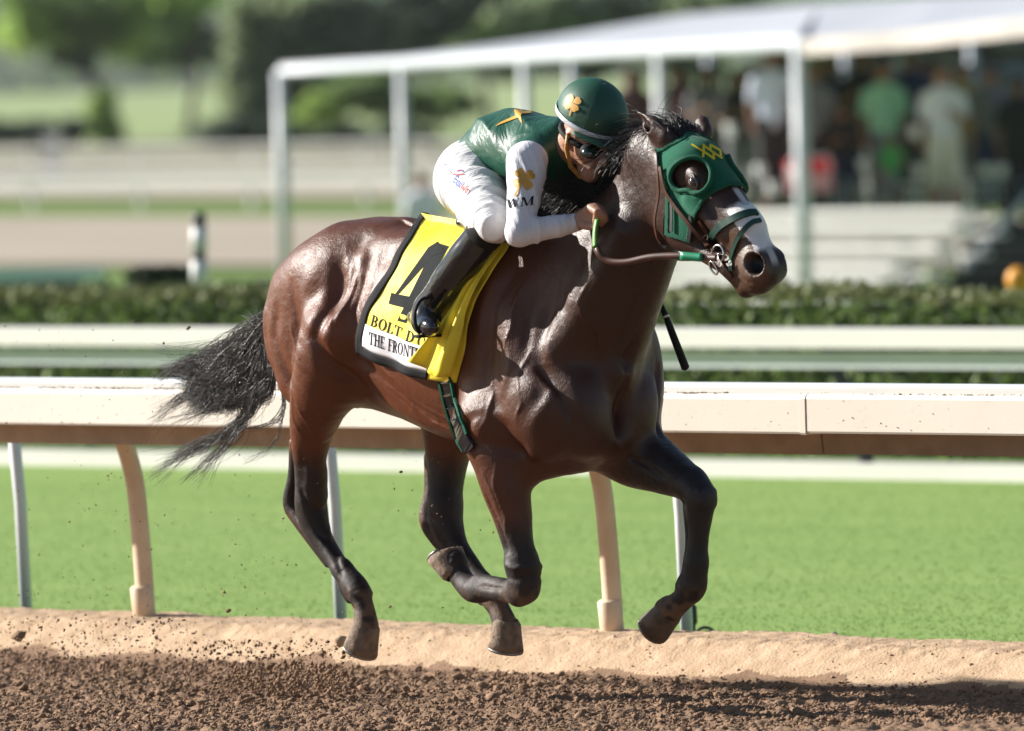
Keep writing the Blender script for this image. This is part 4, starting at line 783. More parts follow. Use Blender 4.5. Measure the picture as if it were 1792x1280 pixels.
LF = pts_of((1150, 815, 0.155), (1208, 847, 0.145), (1224, 868, 0.14), (1219, 985, 0.132), (1213, 1026, 0.13), (1160, 1075, 0.13))
nz2 = vnoise(HV, 45, 5)
for P, top in ((RH, 0.05), (LH, 0.05), (RF, 0.05), (LF, 0.07)):
    d = near(P); w = 1 - ss(0.05, 0.155, d + 0.03 * (nz2 - 0.5)); cc = cc + (blk - cc) * (w * 0.93)[:, None]
g = 1 - ss(0.02, 0.06, near(pts_of((512, 800, -0.15), (508, 880, -0.14)))); cc = cc + (blk - cc) * g[:, None]
ha = (HV - POLL) @ HA; hb = (HV - POLL) @ HB
head = (x_ > 0.8) & (z_ > 1.3)
mz = ss(0.44, 0.60, ha) * head * ss(-0.07, 0.0, y_ + 0.05 * (ha > 0.6)); cc = cc + (np.array([0.024, 0.017, 0.014]) - cc) * (mz * 0.8)[:, None]
mb_ = ss(0.34, 0.48, ha) * head * (1 - ss(-0.05, -0.01, y_)); cc = cc + (np.array([0.105, 0.052, 0.028]) - cc) * (mb_ * 0.75)[:, None]
blz = head * (1 - ss(0.044, 0.056, np.abs(y_ + 0.012 + 0.016 * (nz2 - 0.5)))) * ss(0.375, 0.40, ha + 0.02 * nz2) * (1 - ss(0.535, 0.575, ha + 0.03 * (nz2 - 0.5))) * (hb > 0.0)
snip = head * (1 - ss(0.010, 0.018, np.abs(y_ + 0.004))) * ss(0.50, 0.52, ha) * (1 - ss(0.60, 0.63, ha)) * (hb > -0.02)
stripe = head * (1 - ss(0.008, 0.016, np.abs(y_))) * ss(0.30, 0.32, ha) * (1 - ss(0.38, 0.40, ha)) * (hb > 0.0)
bw = np.clip(np.maximum(np.maximum(blz, snip * 0.6), stripe * 0.7), 0, 1); cc = cc + (np.array([0.80, 0.77, 0.75]) - cc) * bw[:, None]
for s in (-1, 1):
    w = 1 - ss(0.028, 0.041, np.linalg.norm((HV - hd(0.590, -0.026, 0.046 * s)) * (1, 0.9, 1), axis=1)); cc = cc + (np.array([0.004, 0.003, 0.003]) - cc) * w[:, None]  # nostril hollow: its inner shade painted near black in the coat colour
tn = head * ss(0.50, 0.56, ha) * ss(0.04, 0.065, np.abs(y_)) * (1 - ss(-0.02, 0.03, hb)) * np.clip(nz2 * 1.4, 0, 1); cc = cc + (np.array([0.13, 0.085, 0.06]) - cc) * (tn * 0.7)[:, None]
cr = 1 - ss(0.0, 0.05, near([np.array([0.3, 0, 1.62]), np.array([0.507, 0, 1.69]), np.array([0.64, 0, 1.78]), np.array([0.86, 0, 1.91])])); cc = cc + (blk - cc) * cr[:, None]
# dust low on the legs
du = np.clip(ss(0.42, 0.66, nz2 * 0.5 + 0.5 * hn / 1.5) * (1 - ss(0.32, 0.46, z_)) + 0.6 * (1 - ss(0.18, 0.33, z_)), 0, 1); cc = cc + (np.array([0.16, 0.095, 0.055]) - cc) * (du * 0.75)[:, None]
cc = np.clip(cc * (0.82 + 0.24 * hn[:, None]), 0, 1)
def coat_material():
    M = mat('horse_coat', (1, 1, 1), rough=0.5, var=0.05, scale=9, attr='Col', spec=0.40, coat=0.0, sheen=0.0)
    t = M.node_tree; N = t.nodes; b = N['Principled BSDF']; sset(b, 'Coat Roughness', 0.30)
    tc = N.new('ShaderNodeTexCoord'); mp = N.new('ShaderNodeMapping'); mp.inputs['Scale'].default_value = (46, 46, 15); mp.inputs['Rotation'].default_value = (0, 0.5, 0)
    n1 = N.new('ShaderNodeTexNoise'); n1.inputs['Scale'].default_value = 7; n1.inputs['Detail'].default_value = 3
    n2 = N.new('ShaderNodeTexNoise'); n2.inputs['Scale'].default_value = 38; n2.inputs['Detail'].default_value = 4
    t.links.new(tc.outputs['Object'], mp.inputs[0]); t.links.new(mp.outputs[0], n1.inputs['Vector']); t.links.new(tc.outputs['Object'], n2.inputs['Vector'])
    b1 = N.new('ShaderNodeBump'); b1.inputs['Strength'].default_value = 0.7; b1.inputs['Distance'].default_value = 0.0022
    b2 = N.new('ShaderNodeBump'); b2.inputs['Strength'].default_value = 0.5; b2.inputs['Distance'].default_value = 0.005
    t.links.new(n1.outputs['Fac'], b1.inputs['Height']); t.links.new(n2.outputs['Fac'], b2.inputs['Height']); t.links.new(b2.outputs[0], b1.inputs['Normal']); t.links.new(b1.outputs[0], b.inputs['Normal'])
    rr = N.new('ShaderNodeMapRange'); rr.inputs[1].default_value = 0.3; rr.inputs[2].default_value = 0.7; rr.inputs[3].default_value = 0.34; rr.inputs[4].default_value = 0.48
    t.links.new(n2.outputs['Fac'], rr.inputs[0])
    sx = N.new('ShaderNodeSeparateXYZ'); t.links.new(tc.outputs['Object'], sx.inputs[0]); zr_ = N.new('ShaderNodeMapRange'); zr_.inputs[1].default_value = 0.40; zr_.inputs[2].default_value = 0.85; zr_.inputs[3].default_value = 0.22; zr_.inputs[4].default_value = 0.0
    ad = N.new('ShaderNodeMath'); t.links.new(sx.outputs['Z'], zr_.inputs[0]); t.links.new(rr.outputs[0], ad.inputs[0]); t.links.new(zr_.outputs[0], ad.inputs[1]); t.links.new(ad.outputs[0], b.inputs['Roughness'])
    return M
M_COAT = coat_material()
body = qobj('body', HV, HQ, M_COAT, horse, cc)
HBV = BVHTree.FromPolygons([Vector(v) for v in HV.tolist()], HQ.tolist())
# ---- hooves, eyes
def ang_ring(c, f, s, rf, rs, n=20, heel=0.72):
    out = []
    for k in range(n):
        a = 2 * math.pi * k / n; x = math.cos(a) * rf; y = math.sin(a) * rs
        if x < 0: x *= heel
        out.append(c + f * x + s * y)
    return out
M_HOOF = mat('hoof_horn', (0.105, 0.072, 0.05), rough=0.5, col2=(0.03, 0.022, 0.018), scale=22, bump=0.25, bscale=90)
M_HOOFD = mat('hoof_horn_dusty', (0.27, 0.19, 0.13), rough=0.8, col2=(0.10, 0.072, 0.052), scale=30, bump=0.4, bscale=70)
M_SHOE = mat('shoe_metal', (0.25, 0.23, 0.21), rough=0.45, metal=0.8, scale=30)
def hoof(c0, c1, toe, mt, r0=0.046, r1=0.061):
    c0, c1 = np.asarray(c0), np.asarray(c1); ax = c1 - c0; ax /= np.linalg.norm(ax)
    f = np.asarray(toe, float); f = f - ax * (f @ ax); f /= np.linalg.norm(f); s = np.cross(ax, f); V = []; F = []; n = 20
    h = np.linalg.norm(c1 - c0)
    prof = [(-0.16, 0.80, 0), (-0.02, 1.0, 0), (0.06, 1.04, 0.0), (0.35, None, 0.35), (0.7, None, 0.7), (1.0, None, 1.0)]
    for i, (t, q, w) in enumerate(prof):
        r = r0 * q if q else r0 + (r1 - r0) * w
        ring = ang_ring(c0 + ax * h * t + f * 0.012 * max(t, 0), f, s, r * 1.02, r * 0.97, n); V += ring
    m = len(prof)
    for t, sc in ((1.0, 0.80), (0.93, 0.70), (0.90, 0.0001)):
        V += ang_ring(c0 + ax * h * t + f * 0.012 * t, f, s, r1 * sc, r1 * sc * 0.95, n)
    for i in range(m + 2):
        for k in range(n): F.append((i * n + k, i * n + (k + 1) % n, (i + 1) * n + (k + 1) % n, (i + 1) * n + k))
    o = mobj('hoof', V, F, mt, horse, True, local=True)
    sh = MB(); pts = ang_ring(c1 + ax * 0.004 + f * 0.012, f, s, r1 * 0.93, r1 * 0.9, n)[:]
    pts = [pts[(k + n // 2 + 3) % n] for k in range(n - 5)]
    sh.tube(pts, 0.0065, 6); sh.build('horseshoe', M_SHOE, o, True, local=True)
    return o
_c = L(640, 1094, -0.13); hoof(_c, _c + np.array([-0.042, -0.004, -0.076]), (0.86, 0, -0.5), M_HOOFD, 0.050, 0.065)
_c = L(886, 1090, 0.12); hoof(_c, _c + np.array([-0.022, 0.0, -0.082]), (0.95, 0, -0.25), M_HOOFD, 0.049, 0.064)
hoof(L(799, 1002, -0.145), L(784, 967, -0.147), (-1, 0, 0.05), M_HOOFD, 0.052, 0.068)
hoof(L(1171, 1068, 0.13), L(1143, 1089, 0.13), (0.35, 0, -1), M_HOOF, 0.050, 0.064)
M_EYE = mat('eye_wet', (0.02, 0.008, 0.004), rough=0.06, coat=1.0, scale=4)
def ball(name, c, r, mt, parent, n=16, m=10, ax=None):
    A = np.eye(3) if ax is None else ax; V = []; F = []
    rr = r if hasattr(r, '__len__') else (r, r, r)
    for i in range(m + 1):
        for k in range(n):
            t = math.pi * i / m; p = 2 * math.pi * k / n
            d = np.array([math.sin(t) * math.cos(p) * rr[0], math.sin(t) * math.sin(p) * rr[1], math.cos(t) * rr[2]]); V.append(np.asarray(c) + d @ A)
    for i in range(m):
        for k in range(n): F.append((i * n + k, i * n + (k + 1) % n, (i + 1) * n + (k + 1) % n, (i + 1) * n + k))
    return mobj(name, V, F, mt, parent, True, local=True)
# ---- hair: tail and mane, every lock a tapered strand
M_HAIR = mat('black_hair', (0.016, 0.013, 0.013), rough=0.42, var=0.3, scale=40, spec=0.6)
M_MANE = mat('black_mane_hair', (0.011, 0.0095, 0.0095), rough=0.45, var=0.3, scale=40, spec=0.5)
class Strands:
    def __init__(s): s.V = []; s.Q = []; s.n = 0
    def add(s, pts, r0, r1=0.0004, m=3):
        P = np.asarray(pts); k = len(P); t = np.gradient(P, axis=0); t /= np.linalg.norm(t, axis=1)[:, None] + 1e-9
        a = np.cross(t, (0.3, 0.9, 0.31)); a /= np.linalg.norm(a, axis=1)[:, None] + 1e-9; b = np.cross(t, a)
        r = (r0 + (r1 - r0) * np.linspace(0, 1, k) ** 1.6)[:, None]
        ring = np.stack([P + r * (a * math.cos(q) + b * math.sin(q)) for q in np.arange(m) * 2 * math.pi / m], 1)
        i = np.arange(k - 1)[:, None] * m; j = np.arange(m)[None]; j2 = (j + 1) % m
        q = np.stack([i + j, i + j2, i + m + j2, i + m + j], -1).reshape(-1, 4) + s.n
        s.V.append(ring.reshape(-1, 3)); s.Q.append(q); s.n += k * m
    def build(s, name, mt, parent): return qobj(name, np.vstack(s.V), np.vstack(s.Q), mt, parent)
S = Strands(); rt = np.array([-1.07, 0.0, 1.43]); rg = RNG
def tail_lock(mid, ends, n, r=0.0015, sp=0.02, wav=0.0035, spe=None):
    mids = [np.array(m_, float) for m_ in mid]; en = np.array(ends, float)
    for _ in range(n):
        cl = rg.normal(size=3) * sp; pts = [rt + np.array([0, 1, 0]) * rg.normal() * 0.028 + np.array([0.4, 0, 1]) * rg.normal() * 0.018]
        for i, m_ in enumerate(mids): pts.append(L(m_[0] + rg.normal() * m_[2], m_[1] + rg.normal() * m_[3], m_[4] + rg.normal() * 0.03) )
        a = en[rg.integers(len(en))]; q = rg.random(); pts.append(L(a[0] + rg.normal() * a[2], a[1] + rg.normal() * a[3], 0.05 + rg.normal() * 0.06))
        c_ = spline(pts, 22); t = np.linspace(0, 1, 22)[:, None]; ph = rg.random(3) * 6.28
        c_ = c_ + wav * t ** 1.3 * np.sin(t * (6 + 5 * rg.random()) + ph)
        S.add(c_, r * (0.7 + 0.6 * rg.random()))
# dense upper body of the tail
tail_lock([(466, 566, 3, 8, 0.02), (425, 612, 10, 14, 0.03), (370, 655, 14, 18, 0.04)], [(325, 650, 14, 12), (335, 680, 12, 14), (350, 705, 14, 10), (372, 712, 14, 8)], 1500)
tail_lock([(468, 572, 3, 8, 0.02), (440, 640, 12, 14, 0.03), (410, 680, 14, 14, 0.04)], [(345, 705, 14, 10), (370, 715, 16, 8), (400, 712, 16, 8)], 1100)
tail_lock([(470, 575, 3, 8, 0.0), (462, 640, 9, 12, 0.01), (450, 680, 10, 8, 0.02)], [(400, 700, 14, 8), (428, 708, 12, 6), (440, 690, 12, 14)], 700)
tail_lock([(472, 580, 3, 8, 0.0), (476, 650, 5, 12, -0.01), (462, 695, 8, 6, 0.0)], [(410, 705, 16, 6), (430, 700, 12, 6)], 110, wav=0.006)
# flying wisps
tail_lock([(462, 562, 4, 8, 0.02), (390, 615, 14, 8, 0.03), (335, 630, 10, 5, 0.04)], [(290, 648, 14, 10), (275, 668, 8, 6)], 70, 0.0015)
tail_lock([(460, 600, 4, 8, 0.02), (390, 670, 10, 8, 0.03), (330, 690, 8, 6, 0.04)], [(285, 715, 10, 8), (270, 735, 8, 8)], 60, 0.0014)
tail_lock([(466, 600, 4, 8, 0.02), (430, 690, 8, 6, 0.03), (370, 715, 8, 5, 0.04)], [(300, 742, 14, 6), (330, 738, 14, 6)], 45, 0.0014)
tail_lock([(470, 600, 4, 8, 0.0), (445, 700, 8, 6, 0.02), (400, 755, 8, 6, 0.03), (345, 780, 9, 7, 0.04)], [(290, 810, 14, 9), (265, 835, 8, 8), (310, 800, 10, 8)], 110, 0.0011)
tail_lock([(470, 600, 4, 8, 0.0), (440, 710, 7, 6, 0.02), (405, 765, 7, 7, 0.03)], [(345, 835, 12, 10), (360, 815, 8, 10), (325, 842, 8, 5)], 80, 0.0011)
tail_lock([(474, 590, 3, 8, 0.0), (494, 675, 3, 8, -0.02), (494, 722, 2, 5, -0.02), (460, 748, 5, 3, 0)], [(395, 752, 14, 4), (420, 750, 10, 3)], 16, 0.0014, wav=0.004)
tail_lock([(474, 590, 3, 8, 0.0), (496, 680, 2, 8, -0.02), (492, 740, 2, 5, -0.02), (475, 785, 4, 3, 0)], [(432, 808, 6, 4)], 8, 0.0014, wav=0.004)
tail_lock([(466, 556, 3, 5, 0.02)], [(440, 556, 8, 8), (450, 545, 6, 6), (430, 553, 6, 5)], 40, 0.0011, wav=0.006)
for _ in range(60):
    a = rt; e_ = L(rg.uniform(260, 460), rg.uniform(600, 790), 0.05 + rg.normal() * .05); md = L(rg.uniform(420, 480), rg.uniform(570, 640), 0.0)
    S.add(spline([a, md, (md + e_) / 2 + rg.normal(size=3) * 0.03, e_], 18), 0.0009)
tail = S.build('tail', M_HAIR, horse)
S = Strands()
crest = spline([(0.26, 0, 1.605), (0.40, 0, 1.635), (0.507, 0, 1.675), (0.63, 0, 1.765), (0.76, 0, 1.84), (0.88, 0, 1.905)], 200)
FACEC = L(1020, 262, -0.09)
for _ in range(4600):
    u = rg.random() ** 0.8; r0 = crest[int(u * 199)] + np.array([rg.normal() * 0.004, rg.normal() * 0.012, -0.006])
    ln = (0.10 + 0.10 * rg.random()) * (0.6 + 0.65 * math.sin(math.pi * min(1, u * 0.95))); sd = rg.normal() * 0.42 + 0.02
    d0 = np.array([-0.6 + 0.25 * rg.normal(), 0.5 * sd, 0.42]); d1 = np.array([-1.0 + 0.3 * rg.normal(), sd, -0.22 + 0.35 * rg.normal()])
    p1 = r0 + d0 / np.linalg.norm(d0) * ln * 0.45; p2 = p1 + d1 / np.linalg.norm(d1) * ln * 0.6; p3 = p2 + (d1 + rg.normal(size=3) * 0.5 + np.array([0, 0, -0.35])) * ln * 0.28
    st = spline([r0, p1, p2, p3], 9)
    if np.linalg.norm(st - FACEC, axis=1).min() < 0.105 and rg.random() < 0.93: continue
    S.add(st, 0.0014 * (0.6 + 0.6 * rg.random()))
for _ in range(240):   # forelock and tuft between the ears
    r0 = hd(0.02 + 0.03 * rg.normal(), -0.01, rg.normal() * 0.025); d = np.array([-0.7 + 0.3 * rg.normal(), rg.normal() * 0.3, 0.5]); ln = 0.05 + 0.04 * rg.random()
    S.add(spline([r0, r0 + d * ln * 0.5, r0 + d * ln + np.array([-0.02, rg.normal() * 0.01, -0.01])], 7), 0.0018)
mane = S.build('mane', M_MANE, horse)
# ------------------------------------------------------------------ jockey
person = empty('person', mat=HMAT, label='jockey in green silks and white breeches crouched low over the racehorse\'s neck', cat='person')
GR = (0.010, 0.075, 0.042)
M_SKIN = mat('skin', (0.40, 0.215, 0.14), rough=0.5, var=0.08, scale=30, sub=0.08, bump=0.15, bscale=120)
M_SILK = mat('green_silk', GR, rough=0.42, var=0.12, scale=5, bump=0.12, bscale=300, spec=0.5)
M_WHITE = mat('white_lycra', (0.70, 0.70, 0.74), rough=0.6, var=0.03, scale=8, bump=0.08, bscale=300)
M_BREECH = mat('white_nylon', (0.74, 0.73, 0.73), rough=0.48, var=0.03, scale=8)
M_BOOT = mat('boot_leather', (0.007, 0.008, 0.011), rough=0.16, var=0.2, scale=12, coat=0.5, spec=0.5)
M_BLACK = mat('black_trim', (0.010, 0.010, 0.011), rough=0.7, scale=30, bump=0.2, bscale=200, spec=0.25)
M_GOLD = mat('gold_print', (0.62, 0.33, 0.045), rough=0.5, var=0.12, scale=40)
def folds(M, dirv, along, across, strength, dist, seed=0.0):
    """cloth folds: noise stretched across a direction, as bump"""
    t = M.node_tree; N = t.nodes; b = N['Principled BSDF']; q = Vector(dirv).normalized().rotation_difference(Vector((1, 0, 0))).to_euler()
    tc = N.new('ShaderNodeTexCoord'); m1 = N.new('ShaderNodeMapping'); m1.inputs['Rotation'].default_value = q; m2 = N.new('ShaderNodeMapping'); m2.inputs['Scale'].default_value = (along, across, across); m2.inputs['Location'].default_value = (seed, seed, 0)
    t.links.new(tc.outputs['Object'], m1.inputs[0]); t.links.new(m1.outputs[0], m2.inputs[0]); nz = N.new('ShaderNodeTexNoise'); nz.inputs['Scale'].default_value = 1.0; nz.inputs['Detail'].default_value = 3; nz.inputs['Distortion'].default_value = 0.6; t.links.new(m2.outputs[0], nz.inputs['Vector'])
    bp = N.new('ShaderNodeBump'); bp.inputs['Strength'].default_value = strength; bp.inputs['Distance'].default_value = dist; t.links.new(nz.outputs['Fac'], bp.inputs['Height'])
    old = b.inputs['Normal'].links
    if old: t.links.new(old[0].from_socket, bp.inputs['Normal'])
    t.links.new(bp.outputs[0], b.inputs['Normal'])
def jp(x, y, lat): return L(x, y, lat)
def garment(name, mt, lo, hi, fn, parent=person, wr=None, sm=2, vox=0.0062):
    A = Field(lo, hi, vox); fn(A); V, Q = A.mesh(sm)
    if wr is not None:
        d = np.zeros_like(V); n = np.zeros_like(V)
        a = np.cross(V[Q[:, 2]] - V[Q[:, 0]], V[Q[:, 3]] - V[Q[:, 1]])
        for i in range(4): np.add.at(n, Q[:, i], a)
        n /= np.linalg.norm(n, axis=1)[:, None] + 1e-12; V = V + n * wr(V)[:, None]
    o = qobj(name, V, Q, mt, parent); o['_'] = 0; del o['_']
    return o, V, Q
PEL = jp(838, 300, 0); TOR = [(jp(846, 278, 0.0), 0.088), (jp(874, 262, 0.0), 0.108), (jp(905, 258, 0.0), 0.122), (jp(948, 264, 0.0), 0.122), (jp(985, 262, 0.0), 0.098)]
SHR = jp(923, 284, -0.215); ELR = jp(910, 408, -0.315); WRR = jp(1010, 390, -0.150)
SHL = SHR * (1, -1, 1) + np.array([0.03, 0, 0.0]); ELL = ELR * (1, -1, 1); WRL = jp(1080, 400, 0.12)
HIPR = jp(822, 318, -0.125); KNR = jp(861, 392, -0.275); HIPL = HIPR * (1, -1, 1); KNL = KNR * (1, -1, 1)
ANR = jp(748, 540, -0.325); ANL = ANR * (1, -1, 1)
HEADC = jp(1028, 240, -0.045); HF = np.array([0.86, -0.06, -0.50]); HF /= np.linalg.norm(HF); HU = np.array([0.50, 0.0, 0.86]); HU -= HF * (HU @ HF); HU /= np.linalg.norm(HU); HS = np.cross(HU, HF)
def hp(f, s, u): return HEADC + HF * f + HS * s + HU * u          # s: + is the rider's left
folds(M_BREECH, KNR - HIPR, 28, 6, 0.9, 0.016); folds(M_BREECH, KNR - HIPR + np.array([0, 0.3, 0]), 40, 9, 0.35, 0.005, 3.0)
folds(M_WHITE, WRR - ELR, 46, 10, 0.7, 0.008); folds(M_SILK, (0.8, 0.3, 0.5), 16, 5, 1.0, 0.014); folds(M_SILK, (0.3, -0.5, 0.8), 30, 8, 0.5, 0.006, 5.0)
def head_sdf(A):
    A.ell(hp(0.0, 0, 0.03), (0.097, 0.077, 0.095), ax=np.stack([HF, HS, HU]), k=0.03)
    A.cone(hp(0.045, 0, -0.035), hp(0.062, 0, -0.085), 0.062, 0.042, k=0.04, ws=0.95, hint=HS)
    A.cone(hp(0.098, 0, 0.0), hp(0.118, 0, -0.030), 0.010, 0.014, k=0.015)        # nose
    A.cone(hp(0.093, 0.02, -0.064), hp(0.093, -0.02, -0.064), 0.010, 0.010, k=0.01) # lips
    A.ell(hp(0.082, 0, -0.100), (0.022, 0.024, 0.018), k=0.015)                   # chin
    for s in (-1, 1):
        A.ell(hp(0.062, 0.046 * s, -0.022), (0.026, 0.020, 0.018), k=0.025)       # cheekbone
        A.ell(hp(0.084, 0.033 * s, 0.010), (0.010, 0.014, 0.009), k=0.008, op='sub')
        A.ell(hp(-0.006, 0.077 * s, -0.012), (0.022, 0.009, 0.031), ax=np.stack([HF, HS, HU]), k=0.008)  # ear
        A.ell(hp(0.0, 0.087 * s, -0.010), (0.011, 0.006, 0.018), ax=np.stack([HF, HS, HU]), k=0.004, op='sub')
    A.cone(hp(-0.035, 0, -0.05), TOR[4][0], 0.058, 0.075, k=0.04)
def hand_sdf(A, wr, side):
    kn = [(1032, 363), (1042, 362), (1050, 366), (1056, 373)]; md = [(1044, 371), (1052, 373), (1058, 378), (1060, 384)]; tp = [(1040, 392), (1046, 391), (1050, 392), (1053, 394)]
    for i in range(4):
        lat = -0.165 + 0.013 * i
        P = [jp(*kn[i], lat + 0.006), jp(*md[i], lat - 0.006), jp(*tp[i], lat - 0.002)]
        if side > 0: P = [p * (1, -1, 1) + (WRL - WRR * (1, -1, 1)) for p in P]
        A.cone(wr, P[0], 0.021, 0.0135, k=0.012); A.cone(P[0], P[1], 0.0115, 0.0105, k=0.004); A.cone(P[1], P[2], 0.0105, 0.0085, k=0.003)
    A.ell((jp(1036, 380, -0.150) if side < 0 else jp(1036, 380, -0.150) * (1, -1, 1) + (WRL - WRR * (1, -1, 1))), (0.030, 0.018, 0.030), k=0.015)
    T = [jp(1018, 393, -0.165), jp(1030, 398, -0.175), jp(1043, 399, -0.17)]
    if side > 0: T = [p * (1, -1, 1) + (WRL - WRR * (1, -1, 1)) for p in T]
    A.cone(T[0], T[1], 0.015, 0.0115, k=0.01); A.cone(T[1], T[2], 0.011, 0.0085, k=0.003)
def whole(A, o=0.010):
    head_sdf(A)
    A.chain([(p, r - o) for p, r in TOR], k=0.03, ws=1.3)
    for s, sh, el, wr_ in ((-1, SHR, ELR, WRR), (1, SHL, ELL, WRL)):
        A.cone(TOR[3][0], sh, 0.08, 0.055, k=0.04); A.cone(sh, el, 0.050, 0.036, k=0.02); A.cone(el, wr_, 0.036, 0.024, k=0.015); hand_sdf(A, wr_, s)
    for hip, kn, an in ((HIPR, KNR, ANR), (HIPL, KNL, ANL)):
        A.cone(PEL, hip, 0.08, 0.075, k=0.04); A.cone(hip, kn, 0.080, 0.055, k=0.02); A.cone(kn, an, 0.050, 0.030, k=0.02); A.cone(an, an + np.array([0.03, 0, -0.05]), 0.028, 0.020, k=0.02)
garment('body', M_SKIN, (-0.35, -0.46, 1.10), (0.80, 0.46, 2.12), whole, vox=0.0056)
def wrinkle(dirv, freq, amp, sc=9, seed=3, th=0.45, warp=1.2):
    dv = np.asarray(dirv, float); dv /= np.linalg.norm(dv)
    def f(V):
        u = V @ dv; perp = V - u[:, None] * dv
        q = perp * sc * 0.55 + dv * (u * freq / 6.28)[:, None] + (vnoise(V, sc * 0.7, seed + 4) - 0.5)[:, None] * warp * 1.2 * dv
        n = vnoise(q, 1.0, seed); m_ = np.clip((vnoise(V, sc * 0.6, seed + 9) - th) * 3, 0, 1)
        return amp * m_ * ((1 - np.abs(2 * n - 1)) ** 2 * 2 - 1.0)
    return f
def addw(*fs): return lambda V: sum(f(V) for f in fs)
def shirt_f(A):
    A.chain(TOR, k=0.03, ws=1.32)
    for sh in (SHR, SHL): A.cone(TOR[3][0], sh * 0.8 + TOR[3][0] * 0.2, 0.095, 0.066, k=0.05)
    A.cone(TOR[3][0] - np.array([0, 0, 0.03]), TOR[4][0] - np.array([0, 0, 0.02]), 0.115, 0.10, k=0.04, ws=1.15)
    A.cone(TOR[4][0], TOR[4][0] + np.array([0.05, 0, 0.015]), 0.075, 0.062, k=0.03)
SH_O, SH_V, SH_Q = garment('shirt', M_SILK, (-0.30, -0.36, 1.55), (0.66, 0.36, 2.08), shirt_f, wr=addw(wrinkle((0.9, 0.2, 0.35), 55, 0.012, 7, 3, 0.35), wrinkle((0.5, -0.6, 0.5), 100, 0.003, 12, 5, 0.45)))
def sleeve_f(sh, el, wr_):
    def f(A):
        A.chain([(sh, 0.070), (sh * 0.6 + el * 0.4, 0.058), (sh * 0.15 + el * 0.85, 0.047), (el, 0.045)], k=0.01); A.chain([(el, 0.045), (el * 0.5 + wr_ * 0.5, 0.040), (wr_, 0.029)], k=0.012)
        d = wr_ - el; d /= np.linalg.norm(d); A.ell(wr_ + d * 0.026, (0.028, 0.045, 0.045), ax=d, k=0.002, op='sub')
    return f
SL_O, SL_V, SL_Q = garment('sleeve', M_WHITE, (0.10, -0.42, 1.45), (0.75, -0.05, 2.0), sleeve_f(SHR, ELR, WRR), wr=addw(wrinkle(WRR - ELR, 190, 0.0035, 14, 7, 0.3, 0.5), wrinkle((0.3, 0.1, 1), 120, 0.003, 10, 8, 0.5)), vox=0.005)
garment('sleeve', M_WHITE, (0.10, 0.05, 1.40), (0.85, 0.42, 2.0), sleeve_f(SHL, ELL, WRL))
def breech_f(A):
    A.ell(PEL, (0.10, 0.15, 0.10), k=0.03)
    for hip, kn in ((HIPR, KNR), (HIPL, KNL)):
        A.ell(hip - np.array([0.015, 0, -0.010]), (0.098, 0.092, 0.112), k=0.05); A.chain([(hip, 0.102), (hip * 0.55 + kn * 0.45, 0.092), (kn, 0.071)], k=0.04)
    A.cone(PEL, TOR[1][0], 0.10, 0.085, k=0.04, ws=1.3)
BR_O, BR_V, BR_Q = garment('breeches', M_BREECH, (-0.36, -0.44, 1.44), (0.46, 0.44, 2.05), breech_f, wr=addw(wrinkle(KNR - HIPR, 95, 0.010, 8, 13, 0.25, 0.7), wrinkle((0.6, 0.2, -0.7), 170, 0.0030, 14, 14, 0.35, 0.5)))
def boot_f(kn, an):
    def f(A):
        top = kn * 0.86 + an * 0.14; A.chain([(top, 0.059), (kn * 0.5 + an * 0.5, 0.060), (kn * 0.15 + an * 0.85, 0.050), (an, 0.044)], k=0.02)
        d = (kn - an) / np.linalg.norm(kn - an); A.ell(kn * 0.98 + an * 0.02, (0.050, 0.09, 0.09), ax=d, k=0.004, op='sub')
        s = 1 if an[1] < 0 else -1; m_ = np.array([1, s, 1]); hl_ = jp(727, 556, -0.315) * m_; md_ = jp(742, 565, -0.35) * m_; te = jp(757, 574, -0.40) * m_
        A.chain([(hl_, 0.028), (md_, 0.036), (te * 0.7 + md_ * 0.3, 0.035), (te, 0.022)], k=0.03); A.cone(an, md_, 0.042, 0.036, k=0.025)
    return f
BT = []
for kn, an, lo, hi in ((KNR, ANR, (-0.22, -0.46, 1.10), (0.46, -0.15, 1.72)), (KNL, ANL, (-0.22, 0.15, 1.10), (0.46, 0.46, 1.72))):
    o, V, Q = garment('boot', M_BOOT, lo, hi, boot_f(kn, an), wr=wrinkle(kn - an, 120, 0.004, 9, 21, 0.55)); BT.append((o, V, Q))
    d = (kn - an) / np.linalg.norm(kn - an); c0 = kn * 0.955 + an * 0.045; t, a, b = frame(d); V = []; F = []
    for i, (q, r) in enumerate(((-0.045, 0.0605), (-0.045, 0.0625), (0.0, 0.0635), (0.028, 0.064), (0.028, 0.058))):
        V += [c0 + d * q + r * (a * math.cos(k * math.pi / 12) + b * math.sin(k * math.pi / 12)) for k in range(24)]
    for i in range(4):
        F += [(i * 24 + k, i * 24 + (k + 1) % 24, (i + 1) * 24 + (k + 1) % 24, (i + 1) * 24 + k) for k in range(24)]
    mobj('boot_cuff', V, F, M_BLACK, o, True, local=True)
